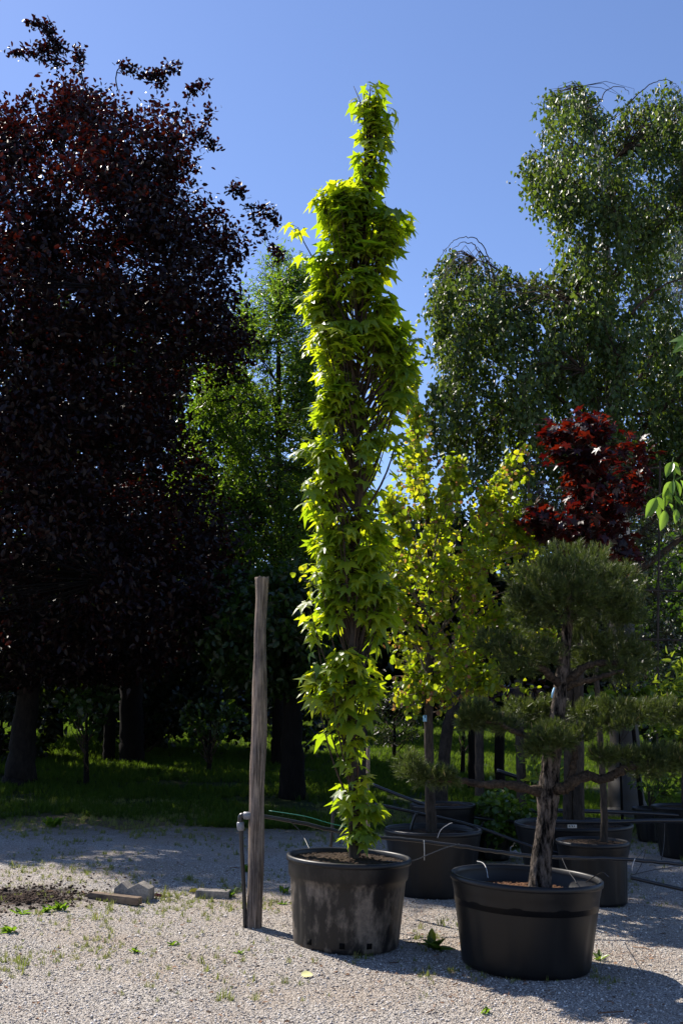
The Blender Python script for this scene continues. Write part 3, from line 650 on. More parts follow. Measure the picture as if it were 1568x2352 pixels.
hose('drip_tube', [(1054, 1938, 7.68), (1020, 1948, 7.5), (985, 1962, 7.25), (950, 1976, 7.1), (915, 1981, 7.05), (885, 1978, 7.0)], .0035, 'hose', 'thin drip tube arching from the pipe into the dusty pot', 'tube')
hose('drip_tube', [(1095, 1978, 7.0), (1108, 1982, 6.8), (1116, 1995, 6.6), (1120, 2016, 6.45)], .0022, 'tie', 'pale drip tube bending over the left rim into the pine pot', 'tube')
hose('drip_tube', [(1290, 1972, 7.7), (1302, 1998, 7.0), (1318, 2020, 6.7), (1322, 2028, 6.6)], .003, 'hose', 'black drip tube hanging into the pine pot right of the trunk', 'tube')
hose('drip_tube', [(1345, 2026, 6.35), (1372, 2008, 6.2), (1384, 2004, 6.1), (1397, 2014, 6.05)], .003, 'hose', 'short black tube over the right rim of the pine pot', 'tube')
hose('drip_tube', [(1455, 1975, 7.85), (1468, 1965, 7.9), (1480, 1950, 8), (1476, 1975, 8), (1460, 2005, 8), (1448, 2010, 7.9), (1500, 1998, 8), (1560, 1990, 8.2)], .003, 'hose', 'looped black tube right of the thin red-leaved tree pot', 'tube')
hose('drip_tube', [(1004, 1925, 8.7), (1012, 1906, 8.7), (1030, 1893, 8.7), (1038, 1890, 8.7)], .0025, 'tie', 'pale bent tube standing up beside the heart-leaved tree trunk', 'tube')
hose('drip_tube', [(660, 1880, 7.6), (690, 1910, 7.6), (708, 1945, 7.45), (712, 1955, 7.4)], .0035, 'hose', 'thin black tube hanging from the pipe left of the star-leaved tree', 'tube')
hose('drip_tube', [(1525, 1890, 9.6), (1524, 1930, 9.6), (1518, 1975, 9.5)], .004, 'hose', 'straight black tube hanging down beside the right edge pot', 'tube')
hose('cable_tie', [(973, 1930, 7.66), (974, 1950, 7.65), (974, 1976, 7.66)], .003, 'tie', 'white cable tie hanging from the pipe before the heart-leaved tree pot', 'tie')
hose('cable_tie', [(1457, 1972, 7.78), (1451, 1990, 7.78), (1451, 2000, 7.8)], .003, 'tie', 'white cable tie hanging from the pipe before the red-leaved tree pot', 'tie')
hose('green_wire', [(618, 1862, 7.75), (700, 1875, 7.7), (760, 1892, 7.7), (800, 1900, 7.7)], .0028, 'green_tie', 'thin green wire stretched just above the pipe by the post', 'wire')
hose('pipe_support', [(766, 1830, 7.95), (764, 1880, 7.95), (760, 1945, 7.95)], .012, 'rubber', 'black upright rod behind the dusty pot, left of the star-leaved tree', 'rod')
hose('pipe_support', [(955, 1868, 9.35), (947, 1890, 9.35), (938, 1925, 9.35)], .014, 'rubber', 'black slanting rod under the sloping pipe', 'rod')

# ================================================================== cloud-pruned pine
Y2 = float(p2[1]); pb = D(1240, 2036, Y2)
proot = empty('cloud_pruned_pine', pb, 'cloud-pruned pine with flat needle pads and a rough leaning trunk, in the clean foreground pot', 'tree')
tp = [(1238, 2050, 30), (1240, 2020, 26), (1243, 1970, 24), (1250, 1915, 22), (1256, 1865, 23), (1257, 1830, 27), (1262, 1780, 23), (1268, 1720, 22), (1276, 1660, 19), (1286, 1590, 17), (1291, 1560, 19), (1296, 1500, 13), (1302, 1440, 13), (1308, 1380, 10), (1312, 1330, 6)]
P = smooth_path([D(x, y, Y2) for x, y, _ in tp], 7); rr_ = np.interp(np.linspace(0, 1, len(P)), np.linspace(0, 1, len(tp)), [t[2] * .92 * PM(Y2) for t in tp])
k = 40; th = np.arange(k) * 2 * math.pi / k; V = []
for i, c in enumerate(P):
    for t in th:
        a_ = Vector((math.cos(t) * 3.4, math.sin(t) * 3.4, i * .22)); f = 1 + .16 * abs(mnoise.noise(a_)) - .12 * max(0, mnoise.noise(a_ * 2.6)) + .05 * mnoise.noise(a_ * 5)
        V.append(c + rr_[i] * f * np.array([math.cos(t), math.sin(t), 0]))
n_ = len(P); idx = np.arange(n_ * k).reshape(n_, k); nx = np.roll(idx, -1, 1)
mb = MB(); mb.add(np.array(V), [np.stack([idx[:-1], nx[:-1], nx[1:], idx[1:]], -1).reshape(-1, 4)]); mb.build('trunk', M['bark_pine'], proot, True, pb)
brs = [([(1250, 1822, 0), (1215, 1812, -.05), (1160, 1800, -.12), (1110, 1802, -.18), (1060, 1793, -.22), (1005, 1790, -.25), (975, 1782, -.26)], 12, 5),
       ([(1262, 1826, 0), (1280, 1812, -.06), (1300, 1808, -.08), (1322, 1790, -.1), (1350, 1782, -.1), (1380, 1790, -.1), (1410, 1778, -.1), (1440, 1762, -.12), (1470, 1755, -.12), (1500, 1750, -.1)], 15, 7),
       ([(1302, 1805, -.08), (1312, 1780, -.08), (1318, 1740, -.1), (1320, 1700, -.1)], 10, 6),
       ([(1272, 1712, 0), (1240, 1700, -.1), (1210, 1690, -.12), (1175, 1678, -.15), (1140, 1660, -.15), (1110, 1655, -.15)], 9, 4),
       ([(1290, 1575, 0), (1268, 1558, -.05), (1245, 1535, -.08), (1200, 1520, -.1), (1160, 1505, -.1)], 11, 5),
       ([(1292, 1572, 0), (1315, 1555, -.05), (1345, 1530, -.08), (1385, 1522, -.1), (1440, 1525, -.1)], 11, 5),
       ([(1298, 1580, 0), (1340, 1565, -.12), (1385, 1552, -.18), (1430, 1540, -.2)], 8, 4),
       ([(1275, 1680, 0), (1330, 1668, .1), (1400, 1655, .1), (1460, 1645, .1)], 9, 4),
       ([(1304, 1430, 0), (1270, 1400, 0), (1225, 1385, 0)], 9, 4), ([(1304, 1430, 0), (1350, 1395, 0), (1410, 1385, 0)], 9, 4), ([(1308, 1380, 0), (1320, 1330, .1), (1330, 1290, .1)], 7, 4)]
for pts, r0, r1 in brs:
    P = smooth_path([D(x, y, Y2 + d) for x, y, d in pts], 6); P[1:-1] += rng.normal(size=P[1:-1].shape) * .003
    mb = MB(); mb.tube(P, np.linspace(r0, r1, len(P)) * PM(Y2) * (1 + .12 * rng.normal(size=len(P))), 12); mb.build('branch', M['bark_pine_b'], proot, True, pb)
# needle tuft template: needles radiate around +x
NV = []; NF = []
for i in range(34):
    a = rng.uniform(0, 6.283); e = rng.uniform(.10, .95); x0 = rng.uniform(-.5, .6)
    d = np.array([math.cos(e), math.sin(e) * math.cos(a), math.sin(e) * math.sin(a)]); L_ = rng.uniform(.7, 1.0)
    s_ = np.cross(d, rdir(1)[0]); s_ /= np.linalg.norm(s_); o_ = np.array([x0, 0, 0]); b = len(NV)
    NV += [tuple(o_ - s_ * .030), tuple(o_ + s_ * .030), tuple(o_ + d * L_)]; NF.append((b, b + 1, b + 2))
CVt = []; CFt = []
for x_, r_ in ((0, .07), (.5, .10), (1, .02)):
    for j in range(4): CVt.append((x_, r_ * math.cos(j * 1.5708), r_ * math.sin(j * 1.5708)))
for i in range(2):
    for j in range(4): CFt.append((i * 4 + j, i * 4 + (j + 1) % 4, i * 4 + 4 + (j + 1) % 4, i * 4 + 4 + j))
pads = {'top': [(1315, 1302, 98, 50, .05), (1235, 1350, 80, 62, -.05), (1405, 1355, 76, 60, 0), (1208, 1400, 50, 50, -.1), (1430, 1405, 46, 46, -.1), (1320, 1350, 110, 70, -.1), (1205, 1385, 45, 45, 0), (1300, 1385, 95, 60, -.12), (1385, 1400, 78, 52, -.05), (1435, 1398, 36, 34, .05), (1235, 1425, 60, 35, .05)],
        'ml': [(1130, 1478, 48, 32, -.1), (1195, 1500, 62, 40, -.14), (1250, 1505, 45, 38, -.05), (1185, 1540, 50, 25, -.1)],
        'mr': [(1345, 1478, 58, 38, .05), (1410, 1490, 70, 42, -.05), (1460, 1515, 50, 42, 0), (1360, 1520, 50, 28, .08), (1420, 1545, 60, 28, -.1)],
        'll': [(1092, 1635, 36, 26, -.15), (1115, 1655, 34, 24, -.12), (1080, 1660, 28, 20, -.15)],
        'lm': [(1190, 1630, 42, 24, .1), (1225, 1640, 45, 28, .12), (1260, 1628, 40, 24, .1), (1160, 1668, 30, 18, -.1)],
        'c': [(1250, 1700, 42, 24, -.22), (1290, 1705, 38, 22, -.2), (1235, 1725, 42, 20, -.2), (1330, 1690, 38, 26, -.12), (1270, 1680, 40, 22, -.1)],
        'r': [(1350, 1640, 50, 28, .1), (1410, 1635, 52, 32, .05), (1470, 1640, 50, 32, .1), (1525, 1640, 46, 34, .15), (1400, 1665, 60, 22, 0), (1580, 1650, 50, 34, .15)],
        'lr': [(1385, 1735, 32, 22, -.15), (1430, 1742, 40, 26, -.12), (1480, 1745, 42, 30, -.1), (1530, 1745, 42, 34, -.1), (1580, 1750, 40, 34, -.1), (1500, 1770, 50, 22, -.1)],
        'lf': [(945, 1765, 36, 34, -.28), (985, 1785, 42, 26, -.25), (1025, 1788, 34, 22, -.25)]}
for key, els in pads.items():
    nb = MB(); cb = nb
    for px, py, rx, ry, dd in els:
        c = D(px, py, Y2 + dd); s_ = PM(Y2 + dd); ax = np.array([rx * s_ * 1.0, rx * s_ * (.8 if key != 'top' else .95), ry * s_ * (1.1 if key == 'top' else .92)])
        area = rx * ry * s_ * s_; k_ = int(area * 4000) + 24
        if key == 'lf' or key == 'll': k_ = int(k_ * 1.25)
        u = rdir(k_); u[:, 2] = np.where(u[:, 2] < -.75, -u[:, 2] * .6, u[:, 2]); u = unit(u)
        bumps = np.array([mnoise.noise(Vector(c + a * ax) * 9) + .5 * mnoise.noise(Vector(c + a * ax) * 21) for a in u])
        Pn = c + u * ax * (.84 + .09 * rng.uniform(-1, 1, (k_, 1)) + .40 * bumps[:, None]); dirn = unit(unit(u / ax) * 1.0 + np.array([0, 0, .6]) + rdir(k_) * .45)
        nb.scatter(NV, NF, Pn, dirn, rdir(k_), rng.uniform(.038, .056, k_))
        ki = int(k_ * .45); ui = rdir(ki); nb.scatter(NV, NF, c + ui * ax * .5, unit(ui + [0, 0, .4]), rdir(ki), .05)
        q = (u[:, 2] > -.1) & (rng.uniform(size=k_) < .38)
        cb.m = 1; cb.scatter(CVt, CFt, Pn[q] + dirn[q] * .02, unit(dirn[q] * .9 + np.array([0, 0, .8]) + .3 * rdir(int(q.sum()))), rdir(int(q.sum())), rng.uniform(.018, .045, int(q.sum()))); cb.m = 0
    nb.build('needle_pad', [M['needle'], M['candle']], proot, False, pb)
a = MB(); a.tube(np.array([D(1272, 1580, Y2 - .06), D(1268, 1592, Y2 - .07), D(1266, 1603, Y2 - .07)]), [.006, .007, .005], 6); a.build('blue_tie', M['blue'], proot, True, pb)

# ================================================================== heart-leaved yellow-green tree
Y3 = float(p3[1]); kb = D(990, 1928, Y3)
poly = [(928, 960), (930, 850), (940, 800), (950, 870), (965, 940), (985, 985), (1010, 1035), (1040, 1050), (1062, 1050), (1070, 1085), (1100, 1120), (1130, 1110), (1165, 1050), (1188, 1005), (1206, 1008), (1200, 1070), (1235, 1095), (1215, 1150), (1190, 1190), (1250, 1225), (1255, 1290), (1200, 1370), (1230, 1430), (1295, 1445), (1290, 1478), (1200, 1480),
        (1150, 1440), (1150, 1500), (1145, 1560), (1200, 1580), (1130, 1615), (1040, 1620), (1000, 1640), (930, 1650), (895, 1610), (905, 1520), (885, 1450), (875, 1350), (875, 1200), (885, 1120), (900, 1060), (915, 1010)]
tree('heart_leaved_tree', kb, 'yellow-green tree with round heart-shaped leaves and orange young tips, behind the star-leaved tree', 'tree', None,
     [D(990, 1935, Y3), D(987, 1800, Y3), D(984, 1650, Y3), D(988, 1500, Y3), D(990, 1350, Y3), D(980, 1180, Y3), D(962, 1030, Y3), D(945, 880, Y3), D(938, 760, Y3)], [.052, .044, .04, .036, .03, .022, .014, .008, .003],
     poly, Y3, .62, 1000, 10, T_heart, 'katsura', .054, 'bark_grey', 'twig_pale', limbs=34, rise=2.4, twl=.42, spread=.028, droop=.7, gap=-.22, gfreq=2.4, twr=.003, limbr=.4, upb=.25, tipmat='katsura_tip', lmin=.9, extra=[(p_, .007, .003, Y3 + .1) for p_ in [[(985, 1520), (900, 1440), (800, 1385), (735, 1350), (700, 1335)], [(988, 1560), (1060, 1500), (1180, 1470), (1290, 1455)], [(986, 1640), (1060, 1610), (1150, 1585), (1230, 1580)], [(940, 900), (945, 820), (930, 745)]]], extraleaf=3)
# arms sticking out to the right
tt = empty('blue_plant_tag', D(975, 1650, Y3 - .07), 'small pale blue tag with a dark mark on the heart-leaved tree trunk', 'tag')
a = MB(); a.box((0, 0, 0), (.034, .004, .056)); pl_ = a.build('tag_plate', M['blue'], tt); a = MB(); a.box((.004, -.0035, .014), (.006, .002, .02)); a.build('printed_mark', M['ink'], pl_)

# ================================================================== red maple
Y4 = float(p4[1]); rb = D(1385, 1955, Y4)
poly = [(1185, 1160), (1230, 1118), (1285, 1090), (1250, 1035), (1262, 985), (1320, 962), (1375, 945), (1425, 972), (1475, 1000), (1498, 1050), (1480, 1090), (1515, 1130), (1515, 1175), (1450, 1200), (1460, 1290), (1430, 1330), (1340, 1310), (1270, 1250), (1210, 1200)]
tree('red_maple', rb, 'small dark red maple on a thin trunk rising behind the pine', 'tree', None,
     [D(1385, 1970, Y4), D(1386, 1850, Y4), D(1378, 1700, Y4), D(1368, 1550, Y4), D(1362, 1400, Y4), D(1362, 1250, Y4), D(1368, 1120, Y4), D(1375, 1000, Y4)], [.034, .03, .026, .022, .02, .016, .010, .004],
     poly, Y4, .5, 270, 7, T_maple, 'red', .086, 'bark_grey', 'twig', limbs=16, rise=.9, twl=.36, spread=.045, droop=.35, gap=-.12, gfreq=2.6, twr=.003, upb=.62, lmin=1.6)

# ================================================================== purple beech (left)
gb = G(48, 1800); Yb = float(gb[1])
poly = [(-520, 620), (-420, 380), (-250, 260), (-100, 215), (0, 225), (45, 240), (85, 245), (110, 200), (150, 175), (190, 172), (215, 205), (260, 215), (300, 235), (360, 235), (400, 225), (430, 250), (440, 300), (430, 350),
        (450, 395), (490, 445), (530, 480), (560, 530), (575, 570), (560, 620), (550, 690), (585, 820), (570, 855), (530, 860), (480, 800), (435, 840), (420, 930), (450, 1010), (500, 1130), (560, 1270), (610, 1340), (570, 1400), (500, 1470), (400, 1540), (150, 1560), (0, 1560), (-400, 1560), (-560, 1100)]
BS = [[(190, 190), (180, 130), (150, 112), (118, 108), (95, 112), (60, 120), (30, 122)], [(150, 112), (130, 92), (115, 82), (108, 60), (65, 50)], [(150, 150), (130, 142), (95, 130)], [(270, 210), (268, 165), (290, 155), (330, 175), (375, 160), (402, 150)], [(380, 210), (365, 185), (335, 172)],
            [(430, 240), (440, 205), (468, 192)], [(440, 330), (460, 300), (485, 245)], [(430, 330), (460, 310), (490, 335)], [(185, 180), (182, 140), (184, 112)], [(550, 470), (575, 480), (600, 530), (640, 590)], [(560, 480), (610, 478), (632, 510)], [(520, 450), (540, 430), (560, 450)], [(0, 300), (40, 250), (75, 215)]]
tree('copper_beech', gb, 'big dark purple-leaved beech filling the left side of the photo', 'tree', None,
     [D(45, 1808, Yb), D(52, 1740, Yb), D(65, 1600, Yb), D(85, 1400, Yb), D(110, 1000, Yb), D(125, 600, Yb), D(150, 260, Yb)], [.34, .25, .2, .17, .12, .07, .02],
     poly, Yb, 5.4, 4000, 36, T_oval, 'beech', .12, 'bark_beech', 'bark_dark', limbs=70, rise=.35, twl=.75, spread=.14, droop=.25, gap=-.14, gfreq=.68, twr=.01, upb=.5, Rpx=330, lmin=2.2, extra=[(p_, .014, .005, Yb - .8) for p_ in BS], extraleaf=9)
# ================================================================== birches (right)
Yc = 15.5; bx = D(1440, 1862, Yc); bb0 = np.array([bx[0], Yc, float(gz(bx[0], Yc)) - .05])
poly = [(1245, 215), (1310, 180), (1350, 205), (1390, 235), (1420, 215), (1450, 190), (1490, 215), (1530, 180), (1568, 200), (1680, 230), (1720, 420), (1640, 520), (1530, 500), (1500, 560), (1490, 640), (1560, 700), (1780, 700), (1780, 1150), (1650, 1160), (1500, 1100), (1300, 1080), (1200, 1090), (1120, 1090), (1030, 1070), (975, 930), (990, 860), (995, 780), (985, 700), (990, 630), (1015, 580), (1065, 568), (1110, 600), (1150, 595), (1190, 640), (1255, 610),
        (1275, 520), (1245, 450), (1205, 400), (1205, 330), (1230, 270)]
BL = [[(1135, 660), (1125, 610), (1105, 560), (1080, 545), (1050, 550), (1020, 575), (1000, 620)], [(1115, 620), (1090, 565), (1062, 558), (1035, 575)], [(1350, 250), (1375, 235), (1395, 205), (1430, 200), (1445, 215)], [(1440, 240), (1470, 210), (1500, 190), (1535, 185), (1560, 205)], [(1450, 720), (1500, 670), (1568, 635), (1640, 600)], [(1400, 330), (1360, 270), (1345, 240)], [(1330, 340), (1300, 300), (1290, 280)], [(1060, 692), (1110, 688), (1160, 700)], [(1410, 950), (1440, 890), (1450, 860)]]
tree('weeping_birch', bb0, 'large weeping birch with white trunk and hanging glossy leaves, behind the small red maple', 'tree', 'birches at the right',
     [bb0, D(1432, 1760, Yc), D(1427, 1500, Yc), D(1420, 1200, Yc), D(1408, 960, Yc), D(1400, 820, Yc), D(1393, 640, Yc), D(1385, 450, Yc), D(1370, 330, Yc), D(1350, 240, Yc)], [.33, .23, .2, .16, .12, .10, .08, .06, .04, .015],
     poly, Yc, 1.7, 2700, 24, T_birch, 'birch', .086, 'bark_birch', 'twig', limbs=48, rise=.75, twl=.5, spread=.06, droop=1.1, weep=.6, gap=-.08, gfreq=1.15, twr=.005, upb=.12, Rpx=190, lmin=2.5, extra=[(p_, .026 if p_[0][0] == 1450 else (.011), .0035, Yc - 1.3) for p_ in BL])
Yd = 22.0; bx = D(1600, 1000, Yd); bb1 = np.array([bx[0], Yd, float(gz(bx[0], Yd))])
poly = [(1500, 480), (1560, 300), (1650, 250), (1800, 400), (1850, 900), (1800, 1300), (1540, 1300), (1500, 1150), (1480, 900), (1470, 700)]
tree('weeping_birch', bb1, 'paler birch farther back, cut by the right edge of the photo', 'tree', 'birches at the right',
     [bb1, D(1610, 1300, Yd), D(1620, 900, Yd), D(1640, 500, Yd), D(1650, 300, Yd)], [.22, .18, .14, .08, .03],
     poly, Yd, 2.5, 1300, 22, T_birch, 'birch_far', .085, 'bark_birch', 'twig_pale', limbs=24, rise=.6, twl=.5, spread=.09, droop=1, weep=1.0, gap=-.1, gfreq=.8, twr=.007, upb=.12, Rpx=150, lmin=3)
# ================================================================== mid background trees
def bgtree(name, label, cat, gpx, Y, w_, poly, dmax, ntw, nl, leaf, mat, size, top, bark='bark_dark', group='trees behind the yard', **kw):
    b_ = D(gpx[0][0], gpx[0][1], Y); b_[2] = float(gz(b_[0], Y))
    pts = [b_ - np.array([0, 0, .1])] + [D(x, y, Y) for x, y in gpx[1:]] + [D(top[0], top[1], Y)]
    rad = list(np.linspace(w_ * 1.25, w_ * .75, len(pts) - 1)) + [w_ * .15]
    return tree(name, b_, label, cat, group, pts, rad, poly, Y, dmax, ntw, nl, leaf, mat, size, bark, 'twig', **kw)
bgtree('willow_tree', 'airy pale green twisted-twig tree against the sky, between the dark beech and the star-leaved tree', 'tree', [(640, 1740), (640, 1500)], 23.0, .16,
       [(440, 900), (470, 780), (560, 640), (590, 580), (640, 556), (700, 590), (745, 640), (790, 700), (800, 900), (800, 1300), (740, 1440), (560, 1450), (420, 1400), (390, 1050)], 2.0, 2900, 18, T_lance, 'willow', .13, (640, 600),
       limbs=46, rise=1.2, twl=.8, spread=.10, droop=.5, gap=-.25, gfreq=.7, twr=.007, upb=.2, lmin=2)
bgtree('broadleaf_tree', 'dark shaded tree with broad glossy leaves, behind the top of the wooden post', 'tree', [(672, 1825), (670, 1600)], 17.3, .20,
       [(420, 1380), (520, 1320), (640, 1290), (700, 1310), (790, 1300), (860, 1340), (860, 1480), (760, 1560), (600, 1590), (480, 1540), (400, 1400)], 2.0, 800, 16, T_oval, 'darkbig', .14, (660, 1330),
       limbs=26, rise=.4, twl=.5, spread=.10, droop=.5, gap=-.15, gfreq=1.2, upb=.35, lmin=2.2)
rngt = [(-250, 26, 430, 'unseen dark tree added beyond the left edge to shade the yard'), (120, 30, 640, 'dark tree behind the beech trunk'), (350, 27, 700, 'dark tree behind the twin black trunks'), (560, 36, 800, 'dark tree far behind the wooden post'),  # the first tree lies out of frame, added for the shade it casts
        (800, 44, 1120, 'dark tree far behind the star-leaved tree'), (990, 46, 1150, 'dark tree far behind the heart-leaved tree'), (1190, 47, 1130, 'dark tree far behind the pine, left of its trunk'), (1400, 44, 1120, 'dark tree far behind the red maple'), (1600, 40, 1080, 'dark tree behind the far birch at the right edge')]
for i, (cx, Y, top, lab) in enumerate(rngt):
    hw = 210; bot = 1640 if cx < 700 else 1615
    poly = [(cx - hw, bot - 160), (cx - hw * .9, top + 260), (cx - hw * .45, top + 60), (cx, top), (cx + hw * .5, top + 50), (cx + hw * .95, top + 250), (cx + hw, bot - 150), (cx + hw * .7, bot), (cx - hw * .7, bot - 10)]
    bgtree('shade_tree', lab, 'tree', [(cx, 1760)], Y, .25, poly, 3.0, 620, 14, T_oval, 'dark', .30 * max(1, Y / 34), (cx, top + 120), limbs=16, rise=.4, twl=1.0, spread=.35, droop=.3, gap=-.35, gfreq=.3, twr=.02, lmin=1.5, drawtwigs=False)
# distant wood closing the view
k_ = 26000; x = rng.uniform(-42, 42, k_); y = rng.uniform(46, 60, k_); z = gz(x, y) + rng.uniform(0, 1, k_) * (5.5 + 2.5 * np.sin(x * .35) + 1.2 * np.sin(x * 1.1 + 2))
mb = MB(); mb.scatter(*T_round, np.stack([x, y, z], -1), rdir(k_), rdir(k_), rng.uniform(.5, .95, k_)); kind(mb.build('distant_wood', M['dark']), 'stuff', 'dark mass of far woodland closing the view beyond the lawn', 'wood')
# dark understory
us = [('shade_shrub', 'black shaded thicket between the beech trunk and the twin trunks', [(200, 1590), (300, 1560), (420, 1580), (450, 1660), (400, 1700), (230, 1700)], 25, 'dark', .15, T_round, (330, 1750)),
      ('shade_shrub', 'dark thicket behind the wooden post and the broadleaf trunk', [(540, 1580), (640, 1550), (760, 1570), (800, 1650), (740, 1710), (570, 1700)], 25, 'dark', .15, T_round, (690, 1750)),
      ('shade_shrub', 'low dark bush between two black trunks left of the post', [(400, 1640), (460, 1600), (560, 1620), (570, 1690), (440, 1705)], 21, 'darkbig', .12, T_round, (480, 1760)),
      ('shade_shrub', 'dark shrub at the left edge behind the beech trunk', [(-160, 1600), (0, 1570), (120, 1590), (130, 1680), (100, 1760), (-150, 1760)], 24, 'dark', .16, T_round, (0, 1765)),
      ('shade_shrub', 'shrub with a few pale sunlit leaves, right of the beech trunk', [(130, 1620), (160, 1580), (230, 1570), (260, 1600), (270, 1650), (200, 1680), (150, 1660)], 18.5, 'darkbig', .12, T_round, (200, 1790)),
      ('shade_shrub', 'dark undergrowth left of the wooden post', [(330, 1600), (420, 1560), (560, 1580), (600, 1640), (580, 1690), (400, 1690)], 26, 'dark', .18, T_round, (470, 1755)),
      ('shade_shrub', 'dark low conifer on the lawn behind the star-leaved tree', [(850, 1600), (880, 1570), (950, 1570), (975, 1620), (960, 1690), (870, 1720), (850, 1700)], 26, 'dark', .13, T_lance, (905, 1745)),
      ('shade_shrub', 'light green shrub behind the leaning trunk', [(990, 1640), (1020, 1600), (1090, 1590), (1130, 1620), (1120, 1690), (1040, 1690)], 22, 'bright', .13, T_oval, (1060, 1745)),
      ('shade_shrub', 'dark purple low crown behind the left arms of the pine', [(1100, 1600), (1150, 1570), (1260, 1560), (1300, 1610), (1230, 1650), (1130, 1650)], 15, 'plum', .12, T_oval, (1190, 1790)),
      ('shade_shrub', 'bright green leaves lit from behind, right of the pine trunk', [(1335, 1590), (1370, 1560), (1430, 1560), (1480, 1570), (1500, 1620), (1440, 1650), (1370, 1650)], 14, 'bright', .20, T_long, (1425, 1840)),
      ('shade_shrub', 'light yellow-green seedling on the lawn left of the pine trunk', [(1205, 1740), (1220, 1700), (1260, 1690), (1300, 1720), (1305, 1790), (1250, 1815), (1210, 1800)], 13, 'bright', .11, T_oval, (1255, 1850)),
      ('shade_shrub', 'tangled olive tree on a trellis behind the red maple', [(1190, 1110), (1300, 1090), (1460, 1095), (1540, 1110), (1560, 1350), (1560, 1560), (1470, 1600), (1280, 1560), (1190, 1400)], 14.0, 'olive', .07, T_lance, (1475, 1840)),
      ('shade_shrub', 'dark green tree right of the pine, at the right edge', [(1450, 1300), (1560, 1230), (1720, 1250), (1760, 1650), (1560, 1680), (1440, 1620)], 18.5, 'darkbig', .12, T_round, (1600, 1790)),
      ('shade_shrub', 'dim hedge on the lawn at the far right', [(1440, 1600), (1560, 1590), (1700, 1600), (1700, 1730), (1500, 1740)], 27, 'dark', .2, T_round, (1560, 1745))]
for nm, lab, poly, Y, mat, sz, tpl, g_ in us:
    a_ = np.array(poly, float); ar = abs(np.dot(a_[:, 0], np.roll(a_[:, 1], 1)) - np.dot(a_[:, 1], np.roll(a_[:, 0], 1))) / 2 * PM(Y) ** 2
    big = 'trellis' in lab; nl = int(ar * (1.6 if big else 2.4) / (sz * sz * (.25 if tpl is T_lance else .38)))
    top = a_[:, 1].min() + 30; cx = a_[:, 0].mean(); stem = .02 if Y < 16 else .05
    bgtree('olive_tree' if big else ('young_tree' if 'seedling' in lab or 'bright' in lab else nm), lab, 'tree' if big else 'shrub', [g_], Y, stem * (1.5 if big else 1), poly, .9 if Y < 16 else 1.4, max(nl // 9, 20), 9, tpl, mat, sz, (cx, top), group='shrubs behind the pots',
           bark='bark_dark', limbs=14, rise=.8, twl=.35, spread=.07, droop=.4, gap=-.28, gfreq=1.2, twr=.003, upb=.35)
# shrub in the right edge pot and bush in the small pot
def potshrub(name, label, base, poly, Y, dmax, ntw, nl, leaf, mat, sz, top, stems=4, **kw):
    return tree(name, base, label, 'shrub', 'potted shrubs', [base, base + np.array([0, 0, .25]), D(top[0], top[1] + 60, Y), D(top[0], top[1], Y)], [.018, .014, .01, .004], poly, Y, dmax, ntw, nl, leaf, mat, sz, 'bark_grey', 'twig', **kw)
potshrub('potted_shrub', 'yellow-green narrow-leaved shrub in the pot cut by the right edge', p7 + np.array([0, 0, .5]), [(1475, 1650), (1500, 1580), (1530, 1510), (1568, 1490), (1650, 1470), (1720, 1560), (1700, 1700), (1600, 1720), (1490, 1700)], float(p7[1]), .5, 170, 9, T_long, 'bright', .10, (1570, 1550), limbs=16, rise=1.6, twl=.25, spread=.03, droop=.1, gap=-.4, gfreq=2, twr=.003, upb=.3)
potshrub('potted_shrub', 'low green leafy bush in the small black pot left of the pine trunk', p8 + np.array([0, 0, .3]), [(1075, 1880), (1090, 1830), (1150, 1810), (1220, 1825), (1240, 1880), (1215, 1940), (1130, 1950), (1085, 1920)], float(p8[1]) - .1, .4, 150, 8, T_round, 'shrub', .07, (1150, 1840), limbs=14, rise=1, twl=.15, spread=.03, droop=.2, gap=-.5, gfreq=2, twr=.003, upb=.5)
potshrub('potted_shrub', 'thin arching shrub in the small greyish pot near the right edge', p6 + np.array([0, 0, .38]), [(1440, 1790), (1460, 1740), (1530, 1720), (1590, 1760), (1570, 1830), (1500, 1840)], float(p6[1]), .4, 40, 7, T_long, 'shrub', .10, (1510, 1760), limbs=14, rise=1.2, twl=.25, spread=.03, droop=.2, gap=-.5, gfreq=2, twr=.004, upb=.4)

# trunks without crowns in view (their crowns merge into foliage above)
def trunk(label, pts, Y, r0, r1, mat='bark_grey', name='tree_trunk', group='bare trunks on the lawn'):
    P = [D(x, y, Y) for x, y in pts]; P[0] = np.array([P[0][0], P[0][1], min(P[0][2], float(gz(P[0][0], Y)) - .05)])
    P = smooth_path(P, 8); b_ = MB(); rr = np.interp(np.linspace(0, 1, len(P)), [0, .12, 1], [r0 * 1.25, r0, r1]); b_.tube(P + rng.normal(size=P.shape) * r0 * .05, rr, 12)
    o = b_.build(name, M[mat], None, True, P[0]); o.location = [float(v) for v in P[0]]; tag(o, label, 'tree trunk', group); return o
trunk('left of two thin black trunks in the shade between beech and post', [(250, 1758), (252, 1690), (258, 1560), (262, 1400)], 23.5, .14, .12, 'bark_dark')
trunk('thicker right one of two black trunks in the shade between beech and post', [(305, 1765), (303, 1690), (300, 1560), (290, 1400)], 23.0, .28, .24, 'bark_dark')
trunk('grey trunk leaning right, behind the heart-leaved tree', [(1008, 1765), (1025, 1690), (1042, 1620), (1060, 1540)], 16.5, .10, .09)
trunk('grey upright trunk under the small left pine pad', [(1100, 1822), (1100, 1740), (1100, 1660), (1102, 1560)], 13.5, .062, .055)
trunk('grey upright trunk just left of the pine trunk', [(1196, 1825), (1195, 1740), (1192, 1660), (1190, 1560)], 13.2, .062, .055, 'bark_grey')
